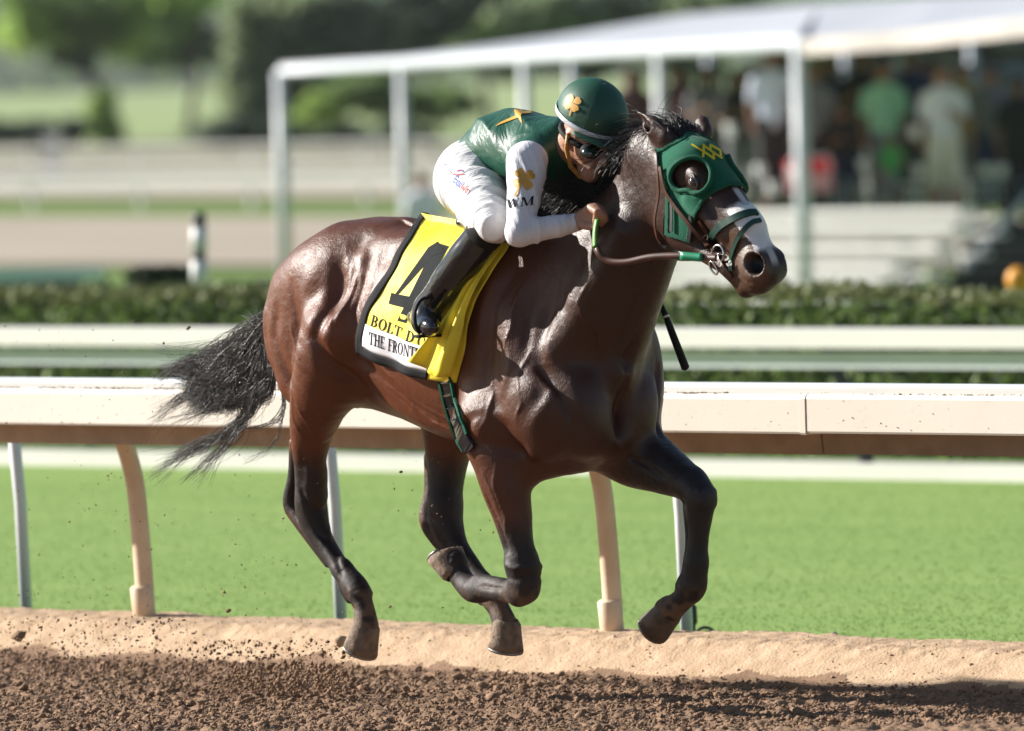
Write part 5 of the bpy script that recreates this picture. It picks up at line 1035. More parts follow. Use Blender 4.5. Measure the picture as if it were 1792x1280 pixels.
# helmet with cloth cap
def dome(name, mt, parent, u0, u1, rad, nu=20, nv=48, bulge=0.0, solid=0.004, seams=0):
    V = []; F = []
    for i in range(nu + 1):
        t = u0 + (u1 - u0) * i / nu
        for k in range(nv):
            p = 2 * math.pi * k / nv; q = 1 + seams * (abs(math.sin(p * 3)) ** 0.35 - 0.8) * math.cos(t)
            V.append(HC0 + HF * math.cos(t) * math.cos(p) * rad[0] * q + HS * math.cos(t) * math.sin(p) * rad[1] * q + HU * math.sin(t) * rad[2])
    for i in range(nu):
        for k in range(nv): F.append((i * nv + k, i * nv + (k + 1) % nv, (i + 1) * nv + (k + 1) % nv, (i + 1) * nv + k))
    o = mobj(name, V, F, mt, parent, True, local=True)
    md = o.modifiers.new('s', 'SOLIDIFY'); md.thickness = solid; md.offset = 1
    return o, np.array(V), F
HC0 = hp(-0.012, 0, 0.079)
M_CAP = mat('green_cap', GR, rough=0.5, var=0.1, scale=6, bump=0.15, bscale=250)
M_BAND = mat('white_band', (0.62, 0.65, 0.70), rough=0.35, var=0.04, scale=20)
HEL, HEL_V, HEL_F = dome('helmet', M_CAP, person, -0.22, math.pi / 2, (0.128, 0.108, 0.112), seams=0.03)
dome('helmet_band', M_BAND, HEL, -0.24, -0.08, (0.1345, 0.1145, 0.112), nu=3, solid=0.003)
V = []; F = []
for i in range(9):          # peak
    q = i / 8
    for k in range(25):
        p = (-1.15 + 2.3 * k / 24); ext = 0.058 * q * math.cos(p * 0.9)
        V.append(HC0 + HF * ((0.130 + ext) * math.cos(p)) + HS * (0.111 + 0.3 * ext) * math.sin(p) + HU * (-0.024 - 0.006 * q - 0.012 * math.sin(p) ** 2))
for i in range(8):
    for k in range(24): F.append((i * 25 + k, i * 25 + k + 1, (i + 1) * 25 + k + 1, (i + 1) * 25 + k))
pk = mobj('peak', V, F, M_CAP, HEL, True, local=True); md = pk.modifiers.new('s', 'SOLIDIFY'); md.thickness = 0.005
# goggles and chin strap
M_LENS = mat('goggle_lens', (0.010, 0.035, 0.025), rough=0.04, coat=1.0, spec=0.9, scale=5)
gog = empty('goggles', label=None); gog.parent = person
gm = MB(); gm.tube([hp(math.cos(a) * 0.100, math.sin(a) * 0.086, 0.000) for a in np.linspace(-2.6, 2.6, 30)], 0.010, 8)
GOG = gm.build('goggle_strap', M_BLACK, person, True, local=True); bpy.data.objects.remove(gog)
for s in (-1, 1):
    ball('goggle_frame', hp(0.086, 0.040 * s, -0.004), (0.030, 0.040, 0.027), M_BLACK, GOG, ax=np.stack([HF, HS, HU]))
    ball('goggle_lens', hp(0.098, 0.050 * s, -0.004), (0.025, 0.032, 0.020), M_LENS, GOG, ax=np.stack([HF, HS, HU]))
M_STRAP = mat('tan_strap', (0.42, 0.20, 0.04), rough=0.5, scale=30)
cs = MB()
for s in (-1, 1): cs.tube([hp(0.012, 0.092 * s, 0.02), hp(0.022, 0.088 * s, -0.03), hp(0.045, 0.066 * s, -0.085), hp(0.065, 0.03 * s, -0.112), hp(0.07, 0, -0.118)], 0.008, 6)
cs.build('chin_strap', M_STRAP, HEL, True, local=True)
# ------------------------------------------------------------------ tack and printed marks
CAML = hl(CAMP)
def castl(bvh, x, y, off=0.0):
    r = ray(x, y); d = np.array([r @ HX, r @ HY, r @ HZ]); d /= np.linalg.norm(d)
    h = bvh.ray_cast(Vector(CAML), Vector(d))
    if h[0] is None: return None
    n = np.array(h[1]); n = n if n @ d < 0 else -n
    return np.array(h[0]) + n * off
def bvh_of(V, Q): return BVHTree.FromPolygons([Vector(v) for v in np.asarray(V).tolist()], [tuple(int(i) for i in f) for f in Q])
def proj_px(V):
    w = W(V) - CAMP; z = w @ FWD; return np.stack([896 + FPX * (w @ RIGHT) / z, 640 - FPX * (w @ UP) / z], -1)
def poly_sd(P, poly):
    """signed distance in photo px to a polygon, negative inside"""
    poly = np.asarray(poly, float); n = len(poly); d = np.full(len(P), 1e9); ins = np.zeros(len(P), bool)
    for i in range(n):
        a, b = poly[i], poly[(i + 1) % n]; e = b - a; t = np.clip(((P - a) @ e) / (e @ e + 1e-9), 0, 1)
        d = np.minimum(d, np.linalg.norm(P - a - t[:, None] * e, axis=1))
        c = ((a[1] > P[:, 1]) != (b[1] > P[:, 1])) & (P[:, 0] < (b[0] - a[0]) * (P[:, 1] - a[1]) / (b[1] - a[1] + 1e-12) + a[0]); ins ^= c
    return np.where(ins, -d, d)
def clip(V, T, s):
    """keep the part of a triangle mesh where s<0"""
    V = np.asarray(V); T = np.asarray(T); m_ = s < 0; out = []; ex = {}; nv = [tuple(v) for v in V]
    cnt = m_[T].sum(1)
    for t, c in zip(T[cnt > 0], cnt[cnt > 0]):
        if c == 3: out.append(tuple(t)); continue
        poly = []
        for i in range(3):
            a, b = int(t[i]), int(t[(i + 1) % 3])
            if m_[a]: poly.append(a)
            if m_[a] != m_[b]:
                k = (min(a, b), max(a, b))
                if k not in ex:
                    u = s[a] / (s[a] - s[b]); ex[k] = len(nv); nv.append(tuple(V[a] + u * (V[b] - V[a])))
                poly.append(ex[k])
        if len(poly) >= 3: out.append(tuple(poly))
    used = sorted({i for f in out for i in f}); mp = {u: i for i, u in enumerate(used)}
    return np.array([nv[u] for u in used]), [tuple(mp[i] for i in f) for f in out]
def vnorm(V, Q):
    V = np.asarray(V); Q = np.asarray(Q); n = np.zeros_like(V); a = np.cross(V[Q[:, 2]] - V[Q[:, 0]], V[Q[:, -1]] - V[Q[:, 1]]) if Q.shape[1] == 4 else np.cross(V[Q[:, 1]] - V[Q[:, 0]], V[Q[:, 2]] - V[Q[:, 0]])
    for i in range(Q.shape[1]): np.add.at(n, Q[:, i], a)
    return n / (np.linalg.norm(n, axis=1)[:, None] + 1e-12)
def ribbon(pts, nrm, w, th):
    P = np.asarray(pts); N = np.asarray(nrm); V = []; F = []; k = len(P); t = np.gradient(P, axis=0)
    for i in range(k):
        n = N[i] / (np.linalg.norm(N[i]) + 1e-9); b = np.cross(t[i], n); b /= np.linalg.norm(b) + 1e-9; hw_ = w / 2
        V += [P[i] - b * hw_, P[i] - b * hw_ * 0.9 + n * th, P[i] + b * hw_ * 0.9 + n * th, P[i] + b * hw_]
    for i in range(k - 1):
        for j in range(4): F.append((4 * i + j, 4 * i + (j + 1) % 4, 4 * i + 4 + (j + 1) % 4, 4 * i + 4 + j))
    F += [(3, 2, 1, 0), tuple(4 * (k - 1) + j for j in range(4))]
    return V, F
def strap(name, poly, w, mt, parent, th=0.004, off=0.004, bvh=None, n=None, lat=None):
    """strap laid on a surface along photo points"""
    bvh = bvh or HBV; q = spline([(x, y, 0) for x, y in poly], n or max(6, len(poly) * 5)); P = []; N = []
    for x, y, _ in q:
        h = castl(bvh, x, y, off)
        if h is None: continue
        g = castl(bvh, x, y, off + 0.01); P.append(h); N.append((g - h))
    V, F = ribbon(P, N, w, th); return mobj(name, V, F, mt, parent, False, local=True)
M_YEL = mat('yellow_cloth', (0.84, 0.68, 0.04), rough=0.6, var=0.06, scale=10, bump=0.08, bscale=250)
M_WCL = mat('white_cloth', (0.72, 0.70, 0.74), rough=0.6, var=0.03, scale=20, bump=0.1, bscale=250)
M_BTR = mat('black_binding', (0.012, 0.012, 0.013), rough=0.8, scale=30, bump=0.2, bscale=150, spec=0.2)
M_NUM = mat('black_print', (0.016, 0.019, 0.020), rough=0.85, scale=30, spec=0.15)
M_GRN = mat('green_leather', (0.008, 0.05, 0.032), rough=0.38, var=0.1, scale=20, coat=0.15)
M_GCL = mat('green_hood_cloth', (0.008, 0.115, 0.062), rough=0.85, var=0.14, scale=10, bump=0.25, bscale=260, spec=0.2, sheen=0.1)
M_GTR = mat('green_hood_trim', (0.006, 0.09, 0.048), rough=0.8, var=0.1, scale=20, spec=0.25, bump=0.2, bscale=300)
M_BRN = mat('brown_leather', (0.075, 0.026, 0.014), rough=0.42, var=0.2, scale=30, coat=0.1)
M_STEEL = mat('steel', (0.6, 0.6, 0.6), rough=0.18, metal=1.0, scale=20)
M_LID = mat('eyelid_skin', (0.022, 0.014, 0.011), rough=0.5, scale=20)
M_NAVY = mat('navy_leather', (0.010, 0.022, 0.055), rough=0.4, scale=20)
# --- horse eyes with lids
eh = castl(HBV, 1212, 321, -0.009)
for s in (-1, 1):
    ec = eh * (1, -s, 1); ball('eye', ec, (0.021, 0.018, 0.0165), M_EYE, horse, ax=HAX)
    for up, rr in ((1, 0.0055), (-1, 0.0045)):
        mb = MB(); mb.tube([ec + HA * 0.024 * math.cos(a) + HB * (0.004 + 0.016 * math.sin(a) * up) + np.array([0, s * (0.012 - 0.008 * abs(math.cos(a))), 0]) for a in np.linspace(0, math.pi, 11)], rr, 6); mb.build('eyelid', M_LID, horse, True, local=True)
# --- saddlecloth
cloth = empty('saddlecloth', mat=HMAT, label='yellow saddlecloth with black number four under the jockey\'s boot', cat='saddlecloth')
lf = spline([(738, 381, 0), (712, 425, 0), (690, 468, 0), (664, 510, 0), (644, 545, 0), (633, 580, 0), (630, 614, 0)], 41)[:, :2]
rt_ = spline([(905, 412, 0), (880, 455, 0), (852, 500, 0), (832, 545, 0), (818, 595, 0), (808, 640, 0), (800, 668, 0)], 41)[:, :2]
NU, NVV = 45, 41; GP = np.zeros((NVV, NU, 3)); PX = np.zeros((NVV, NU, 2))
for j in range(NVV):
    for i in range(NU):
        u = i / (NU - 1); p = lf[j] * (1 - u) + rt_[j] * u; p = p + np.array([0, 10 * math.sin(math.pi * u) * (j / (NVV - 1))])
        PX[j, i] = p; h = castl(HBV, p[0], p[1], 0.014)
        if h is None: h = GP[j - 1, i] if j else L(p[0], p[1], 0.0) + np.array([0, 0, 0.014])
        v = j / (NVV - 1); wv = 0.010 * math.sin(9 * u + 4 * v + 2 * math.sin(5 * v)) * v * (0.3 + u) + 0.006 * math.sin(19 * u - 8 * v + 2 * math.sin(6 * v)) * (v + 0.15) + 0.004 * math.sin(30 * v + 8 * u) * (1 - v)
        GP[j, i] = h + np.array([0, -1, 0]) * (wv + 0.006 * v)
for _ in range(2):
    GP[1:-1, 1:-1] = GP[1:-1, 1:-1] * 0.5 + 0.125 * (GP[:-2, 1:-1] + GP[2:, 1:-1] + GP[1:-1, :-2] + GP[1:-1, 2:])
# far side of the cloth, over the spine
FS = []
for j in range(10):
    yy = 0.03 + 0.018 * j; row = []
    for i in range(NU):
        x = GP[0, i, 0]; h = HBV.ray_cast(Vector((x, yy, 2.0)), Vector((0, 0, -1))); row.append(np.array(h[0]) + np.array(h[1]) * 0.014 if h[0] is not None else FS[-1][i] - np.array([0, -0.01, 0.04]))
    FS.append(row)
GA = np.concatenate([np.array(FS)[::-1], GP], 0); nr = GA.shape[0]
def gridfaces(r0, r1, c0, c1, nc): return [(j * nc + i, j * nc + i + 1, (j + 1) * nc + i + 1, (j + 1) * nc + i) for j in range(r0, r1) for i in range(c0, c1)]
def sub_grid(name, mt, faces, parent, off=0.0, th=0.004):
    V = GA.reshape(-1, 3); nn = vnorm(V, np.array(gridfaces(0, nr - 1, 0, NU - 1, NU))); nn = nn * np.sign((nn @ np.array([0, -1.0, 0.3])).sum())
    used = sorted({i for f in faces for i in f}); mp = {u: k for k, u in enumerate(used)}
    o = mobj(name, V[used] + nn[used] * off, [tuple(mp[i] for i in f) for f in faces], mt, parent, True, local=True)
    md = o.modifiers.new('s', 'SOLIDIFY'); md.thickness = th; md.offset = 0
    return o
T0 = 10
panel = sub_grid('panel', M_YEL, gridfaces(0, nr - 1, 0, NU - 1, NU), cloth)
sub_grid('binding', M_BTR, gridfaces(0, nr - 1, 0, 3, NU) + gridfaces(nr - 4, nr - 1, 3, NU - 12, NU), cloth, 0.004)
sub_grid('white_band', M_WCL, gridfaces(nr - 11, nr - 4, 3, NU - 12, NU), cloth, 0.0035)
CB = bvh_of(GA.reshape(-1, 3), gridfaces(0, nr - 1, 0, NU - 1, NU))
def decal(quads, bvh, name, mt, parent, off=0.008, n=3, step=0.00012):
    V = []; F = []
    for qi, qd in enumerate(quads):
        a, b, c_, d_ = [np.array(p, float) for p in qd]; base = len(V); ok = True; loc = []
        for j in range(n + 1):
            for i in range(n + 1):
                u, v = i / n, j / n; p = (a * (1 - u) + b * u) * (1 - v) + (d_ * (1 - u) + c_ * u) * v
                h = castl(bvh, p[0], p[1], off + step * (qi % 5))
                if h is None: ok = False; break
                loc.append(h)
            if not ok: break
        if not ok: continue
        V += loc; F += [(base + j * (n + 1) + i, base + j * (n + 1) + i + 1, base + (j + 1) * (n + 1) + i + 1, base + (j + 1) * (n + 1) + i) for j in range(n) for i in range(n)]
    return mobj(name, V, F, mt, parent, True, local=True) if F else None
def cr3(pts): return [(600 + x * 0.25, 360 + y * 0.25) for x, y in pts]
decal([cr3([(655, 262), (748, 290), (448, 825), (386, 806)]), cr3([(690, 258), (640, 285), (325, 690), (402, 612)][0:0] or [(600, 300), (660, 330), (405, 612), (330, 680)]), cr3([(345, 612), (540, 655), (500, 735), (325, 690)]), cr3([(600, 300), (668, 258), (720, 330), (640, 352)])], CB, 'number_mark', M_NUM, cloth, off=0.0032, n=9, step=0.0003)
# serif letters as thick and thin strokes on a unit cell
def arc(cx, cy, rx, ry, a0, a1, t0, t1, n=10):
    q = []
    for i in range(n):
        A0, A1 = a0 + (a1 - a0) * i / n, a0 + (a1 - a0) * (i + 1) / n
        w = [t0 + (t1 - t0) * abs(math.cos(A)) for A in (A0, A1)]
        o = [(cx + rx * math.cos(A), cy + ry * math.sin(A)) for A in (A0, A1)]; n_ = [(cx + (rx - w_) * math.cos(A), cy + (ry - w_ * 0.8) * math.sin(A)) for A, w_ in zip((A0, A1), w)]
        q.append([o[0], o[1], n_[1], n_[0]])
    return q
def rect(x0, y0, x1, y1): return [[(x0, y0), (x1, y0), (x1, y1), (x0, y1)]]
def bar(x0, y0, x1, y1, w): return [[(x0, y0), (x0 + w, y0), (x1 + w, y1), (x1, y1)]]
PI = math.pi
def stem(x, w=0.15): return rect(x, 0, x + w, 1) + rect(x - 0.08, 0, x + w + 0.08, 0.06) + rect(x - 0.08, 0.94, x + w + 0.08, 1)
GLY = {
 'B': stem(0.08) + arc(0.28, 0.73, 0.32, 0.27, -PI / 2, PI / 2, 0.05, 0.14) + arc(0.28, 0.26, 0.40, 0.27, -PI / 2, PI / 2, 0.05, 0.15),
 'O': arc(0.40, 0.5, 0.42, 0.52, 0, 2 * PI, 0.05, 0.15, 18), 'L': stem(0.08) + rect(0.2, 0, 0.62, 0.07) + rect(0.56, 0.05, 0.64, 0.3),
 'T': stem(0.33) + rect(-0.02, 0.93, 0.82, 1) + rect(-0.02, 0.72, 0.05, 0.95) + rect(0.75, 0.72, 0.82, 0.95),
 'D': stem(0.08) + arc(0.25, 0.5, 0.55, 0.5, -PI / 2, PI / 2, 0.05, 0.16, 12), "'": bar(0.06, 0.65, 0.12, 1.0, 0.13),
 'H': stem(0.08) + stem(0.62) + rect(0.2, 0.47, 0.65, 0.54), 'E': stem(0.08) + rect(0.2, 0, 0.66, 0.07) + rect(0.2, 0.93, 0.62, 1) + rect(0.2, 0.47, 0.5, 0.54) + rect(0.60, 0.05, 0.67, 0.28) + rect(0.56, 0.74, 0.62, 0.95),
 'F': stem(0.08) + rect(0.2, 0.93, 0.64, 1) + rect(0.2, 0.47, 0.5, 0.54) + rect(0.58, 0.72, 0.65, 0.95), 'R': stem(0.08) + arc(0.28, 0.73, 0.34, 0.27, -PI / 2, PI / 2, 0.05, 0.14) + bar(0.62, 0, 0.32, 0.48, 0.16),
 'N': rect(0.06, 0, 0.12, 1) + bar(0.66, 0, 0.06, 1, 0.16) + rect(0.72, 0, 0.78, 1) + rect(0, 0, 0.2, 0.06) + rect(0.62, 0.94, 0.88, 1), 'U': rect(0.06, 0.3, 0.2, 1) + arc(0.40, 0.34, 0.34, 0.36, PI, 2 * PI, 0.05, 0.13) + rect(0.66, 0.3, 0.74, 1) + rect(0, 0.94, 0.28, 1) + rect(0.58, 0.94, 0.84, 1),
 'W': bar(0.24, 0, 0.0, 1, 0.15) + bar(0.24, 0, 0.46, 1, 0.07) + bar(0.66, 0, 0.42, 1, 0.15) + bar(0.70, 0, 0.94, 1, 0.07) + rect(-0.08, 0.95, 0.25, 1) + rect(0.84, 0.95, 1.1, 1),
 'M': rect(0.05, 0, 0.12, 1) + bar(0.42, 0, 0.06, 1, 0.16) + bar(0.46, 0, 0.84, 1, 0.07) + rect(0.80, 0, 0.97, 1) + rect(-0.05, 0, 0.22, 0.06) + rect(0.70, 0, 1.06, 0.06) + rect(-0.05, 0.95, 0.15, 1) + rect(0.88, 0.95, 1.06, 1),
}
ADV = {'B': 0.86, 'O': 0.98, 'L': 0.78, 'T': 0.92, 'D': 0.98, "'": 0.32, 'H': 0.98, 'E': 0.86, 'F': 0.80, 'R': 0.92, 'N': 1.0, 'U': 0.98, 'W': 1.2, 'M': 1.2, ' ': 0.5}
# plain letters for the small breeches print
GLY.update({'e_': rect(0.0, 0, 0.14, 1) + rect(0.1, 0, 0.6, 0.14) + rect(0.1, 0.43, 0.5, 0.57) + rect(0.1, 0.86, 0.6, 1), 'q_': arc(0.28, 0.32, 0.28, 0.33, 0, 2 * PI, 0.12, 0.14, 12) + rect(0.44, -0.3, 0.58, 0.66), 'u_': rect(0, 0.2, 0.13, 0.66) + arc(0.28, 0.26, 0.28, 0.26, PI, 2 * PI, 0.12, 0.13) + rect(0.43, 0, 0.56, 0.66), 'i_': rect(0, 0, 0.14, 0.66) + rect(0, 0.78, 0.14, 0.93),
 'w_': bar(0.18, 0, 0, 0.66, 0.12) + bar(0.18, 0, 0.34, 0.66, 0.12) + bar(0.5, 0, 0.34, 0.66, 0.12) + bar(0.5, 0, 0.68, 0.66, 0.12), 'n_': rect(0, 0, 0.13, 0.66) + arc(0.28, 0.40, 0.28, 0.26, 0, PI, 0.12, 0.13) + rect(0.43, 0, 0.56, 0.42)})
ADV.update({'e_': 0.72, 'q_': 0.72, 'u_': 0.72, 'i_': 0.28, 'w_': 0.92, 'n_': 0.72})
def fat(qd, b):
    c_ = np.mean(qd, 0); return [(p[0] + b * np.sign(p[0] - c_[0]), p[1] + b * np.sign(p[1] - c_[1])) for p in qd]
def text(chars, org, ex, ey, bvh, name, mt, parent, off=0.006, bend=0.0, bold=0.012):
    org, ex, ey = [np.array(v, float) for v in (org, ex, ey)]; x = 0; qs = []
    for ch in chars:
        for qd in GLY.get(ch, []):
            qs.append([org + ex * (x + u) + ey * v + np.array([0, bend * ((x + u)) ** 2]) for u, v in fat(qd, bold)])
        x += ADV[ch]
    return decal(qs, bvh, name, mt, parent, off, n=4)
text("BOLT D'O", (649, 570), (15.2, 6.6), (4.6, -18.5), CB, 'lettering', M_NUM, cloth, 0.0032)
text("THE FRONTRU", (648, 602), (10.2, 3.4), (1.2, -20.5), CB, 'lettering', M_NUM, cloth, 0.0068)
# front flap of the cloth cover, turned forward over the girth, with free folds
V = []; n1, n2 = 22, 26
fl = spline([(868, 430, 0), (845, 478, 0), (805, 545, 0), (775, 590, 0), (744, 628, 0)], n2)[:, :2]; fr = spline([(900, 424, 0), (872, 470, 0), (846, 520, 0), (822, 590, 0), (806, 655, 0)], n2)[:, :2]
for j in range(n2):
    for i in range(n1):
        u, v = i / (n1 - 1), j / (n2 - 1); p = fl[j] * (1 - u) + fr[j] * u + np.array([0, 9 * math.sin(PI * u) * v * v]); h = castl(HBV, p[0], p[1], 0.03)
        if h is None: h = castl(HBV, p[0] - 12, p[1] + 6, 0.03)
        V.append(h + np.array([0.2, -1, 0]) * (0.010 + 0.016 * v + 0.016 * v * math.sin(8.0 * u + 2.2 * v) + 0.008 * math.sin(15 * u - 5 * v)))
fo = mobj('flap', V, gridfaces(0, n2 - 1, 0, n1 - 1, n1), M_YEL, cloth, True, local=True); md = fo.modifiers.new('s', 'SOLIDIFY'); md.thickness = 0.004
# --- saddle, girth, stirrup
saddle = empty('saddle', mat=HMAT, label='small dark racing saddle and black girth beneath the jockey', cat='saddle')
def seat_f(A):
    A.chain([((-0.16, 0, 1.615), 0.03), ((-0.02, 0, 1.60), 0.028), ((0.16, 0, 1.625), 0.03), ((0.24, 0, 1.665), 0.025)], k=0.02, ws=3.2)
A = Field((-0.3, -0.2, 1.5), (0.34, 0.2, 1.76), 0.008); seat_f(A); V, Q = A.mesh(2); qobj('seat', V, Q, M_BOOT, saddle)
for sgn in (-1, 1):
    V = []
    for j in range(12):
        for i in range(8):
            u, v = i / 7, j / 11; x = 0.04 + 0.15 * u - 0.04 * v; z = 1.60 - 0.20 * v
            h = HBV.ray_cast(Vector((x, 0.6 * sgn, z)), Vector((0, -sgn, 0)))
            V.append(np.array(h[0]) + np.array([0, sgn * 0.030, 0]) if h[0] is not None else np.array([x, 0.1 * sgn, z]))
    o = mobj('saddle_flap', V, gridfaces(0, 11, 0, 7, 8), M_NAVY, saddle, True, local=True); o.modifiers.new('s', 'SOLIDIFY').thickness = 0.006
G1 = [(768, 625), (772, 660), (783, 710), (800, 760), (816, 788)]
strap('girth', [(x + 10, y) for x, y in G1], 0.055, M_BOOT, saddle, 0.006, 0.006)
strap('girth_edge', [(x + 0, y) for x, y in G1], 0.010, M_GTR, saddle, 0.009, 0.007); strap('girth_edge', [(x + 21, y) for x, y in G1[:4]], 0.010, M_GTR, saddle, 0.009, 0.007)
for k, (x, y) in enumerate(((783, 668), (787, 690), (792, 712), (798, 735))): strap('buckle', [(x - 4, y), (x + 8, y - 2)], 0.006, M_STEEL if k < 2 else M_BLACK, saddle, 0.006, 0.013, n=4)
# stirrup iron and leather
for s_, an in ((-1, ANR), (1, ANL)):
    mb = MB(); cst = jp(748, 572, -0.37) * np.array([1, -s_, 1]); mb.tube([cst + np.array([0, math.cos(a) * 0.052, 0.030 + math.sin(a) * 0.065]) for a in np.linspace(-0.9, PI + 0.9, 24)], 0.006, 8)
    mb.box(cst + np.array([0, 0, -0.030]), (0.035, 0.09, 0.010)); mb.build('stirrup_iron', M_BLACK, saddle, True, local=True)
    mb = MB(); mb.tube([cst + np.array([0, 0, 0.095]), np.array([0.12, s_ * 0.30, 1.48]), np.array([0.10, s_ * 0.2, 1.60])], 0.009, 6); mb.build('stirrup_leather', M_BLACK, saddle, True, local=True)
# --- hood
hood = empty('hood', mat=HMAT, label='green cloth racing hood with round eye cups on the horse\'s head', cat='hood')
sel = (HV[:, 0] > 0.72) & (HV[:, 2] > 1.40)
idx = -np.ones(len(HV), int); idx[sel] = np.arange(sel.sum()); fq = HQ[(idx[HQ] >= 0).all(1)]; fq = idx[fq]; hv = HV[sel]; hnm = vnorm(hv, fq)
tri = np.vstack([fq[:, [0, 1, 2]], fq[:, [0, 2, 3]]])
mir = hv.copy(); mir[:, 1] = -np.abs(mir[:, 1]); pp = proj_px(mir)
OUT = [(1197, 205), (1205, 232), (1196, 243), (1180, 251), (1150, 257), (1151, 286), (1160, 312), (1169, 330), (1169, 350), (1168, 412), (1186, 417), (1209, 425), (1212, 400), (1222, 374), (1233, 354), (1253, 338), (1276, 328), (1330, 331), (1330, 240), (1270, 205)]
s_out = poly_sd(pp, OUT); EC = np.array([1211, 309]); s_eye = -(np.linalg.norm((pp - EC) / (33, 28.5), axis=1) - 1) * 28; right_half = mir[:, 1]
near_side = (hnm[:, 1] * np.sign(hv[:, 1] + 1e-9) > -0.25) | (np.abs(hv[:, 1]) < 0.05)
earcut = np.minimum(np.linalg.norm(hv - L(1163, 240, -0.065), axis=1), np.linalg.norm(hv - L(1232, 234, 0.060), axis=1)); s_ear = (0.040 - earcut) * 500
s_h = np.maximum(np.maximum(s_out, s_eye), s_ear)
s_h = np.where(near_side, s_h, 5.0)
def shell(name, mt, s, off, parent, th):
    v, f = clip(hv + hnm * off, tri, s); o = mobj(name, v, f, mt, parent, True, local=True); md = o.modifiers.new('s', 'SOLIDIFY'); md.thickness = th; md.offset = 1; return o
hc = shell('hood_cloth', M_GCL, s_h, 0.006, hood, 0.003)
shell('trim', M_GTR, np.maximum(s_h, -(s_h + 6.0)), 0.009, hood, 0.003)
for sgn in (-1, 1):
    mb = MB(); P = []
    for a in np.linspace(0, 2 * PI, 37)[:-1]:
        h = castl(HBV, EC[0] + 33 * math.cos(a), EC[1] + 28.5 * math.sin(a), 0.016)
        P.append(h * (1, -sgn, 1))
    P.append(P[0]); mb.tube(P, 0.0085, 8, cap=False); mb.build('eye_cup', M_GTR, hood, True, local=True)
HB2 = bvh_of(hv + hnm * 0.012, fq)
def c2(pts): return [(1000 + x * 0.2813, 180 + y * 0.2813) for x, y in pts]
M_YPR = mat('yellow_print', (0.75, 0.55, 0.02), rough=0.5, scale=30)
def polyline_quads(pts, w):
    P = np.array(pts, float); out = []
    for a, b in zip(P[:-1], P[1:]):
        t = (b - a) / (np.linalg.norm(b - a) + 1e-9); n = np.array([-t[1], t[0]]) * w / 2; out.append([a - n - t * w * 0.3, b - n + t * w * 0.3, b + n + t * w * 0.3, a + n - t * w * 0.3])
    return out
def c4(pts): return [(1195 + x * 0.0558, 235 + y * 0.0558) for x, y in pts]
decal(sum([polyline_quads(c4(p_), w_) for p_, w_ in (([(290, 345), (600, 540)], 3.2), ([(640, 350), (650, 570), (610, 850)], 4.0), ([(640, 370), (900, 570), (1210, 780)], 3.4), ([(690, 590), (970, 790), (940, 600)], 3.6), ([(850, 520), (850, 360), (1150, 530), (1180, 750)], 3.8), ([(1145, 360), (1190, 550), (1490, 790)], 2.8))], []), HB2, 'emblem', M_YPR, hood, 0.0035, step=0.0002)
strap('velcro_tab', c2([(625, 600), (628, 700), (625, 800)]), 0.013, mat('grey_tab', (0.05, 0.055, 0.055), scale=30), hood, 0.003, 0.003, HB2); strap('velcro_tab', c2([(745, 700), (742, 780), (730, 860)]), 0.015, bpy.data.materials['grey_tab'], hood, 0.003, 0.003, HB2)
# --- bridle
bridle = empty('bridle', mat=HMAT, label='brown and green racing bridle with long reins on the horse\'s head', cat='bridle')
strap('cheek_strap', c2([(560, 400), (590, 540), (650, 640), (720, 730), (800, 830), (850, 900)]), 0.015, M_BRN, bridle, 0.004, 0.006, HB2, 30)
strap('throat_latch', c2([(530, 290), (540, 380), (552, 560), (530, 720), (545, 830), (590, 910)]), 0.013, M_BRN, bridle, 0.004, 0.006, HB2, 30)
nb1 = c2([(865, 850), (900, 800), (960, 750), (1040, 710), (1110, 690), (1150, 690)]); strap('noseband', nb1, 0.026, M_GRN, bridle, 0.006, 0.004, None, 30)
nb2 = c2([(1000, 1045), (1005, 960), (1030, 870), (1070, 800), (1120, 750), (1170, 735)]); strap('drop_noseband', nb2, 0.017, M_GRN, bridle, 0.006, 0.004, None, 30)
strap('jaw_strap', c2([(800, 730), (840, 790), (870, 850), (900, 960), (960, 1040), (1000, 1085)]), 0.02, M_BRN, bridle, 0.005, 0.004, None, 24)
mb = MB(); BC = castl(HBV, 1259, 449, 0.012); ra = [BC + (HA * math.cos(a) + HB * math.sin(a)) * 0.029 for a in np.linspace(0, 2 * PI, 25)]; mb.tube(ra, 0.0042, 8, cap=False); mb.build('bit_ring', M_STEEL, bridle, True, local=True)
mb = MB(); BC2 = BC + HA * 0.018 - HB * 0.045; mb.tube([BC2 + (HA * math.cos(a) * 0.026 + HB * math.sin(a) * 0.012 + np.array([0, -0.004, 0])) for a in np.linspace(0, 2 * PI, 21)], 0.0036, 8, cap=False); mb.build('chin_ring', M_STEEL, bridle, True, local=True)
mb = MB(); mb.tube([BC, BC + np.array([0, 0.15, 0])], 0.006, 8); mb.build('bit_bar', M_STEEL, bridle, True, local=True)
bk = castl(HBV, *c2([(832, 868)])[0], 0.018); mb = MB(); mb.tube([bk + (HA * math.cos(a) * 0.010 + HB * math.sin(a) * 0.016) for a in np.linspace(0, 2 * PI, 13)], 0.003, 6, cap=False); mb.build('buckle', M_STEEL, bridle, True, local=True)
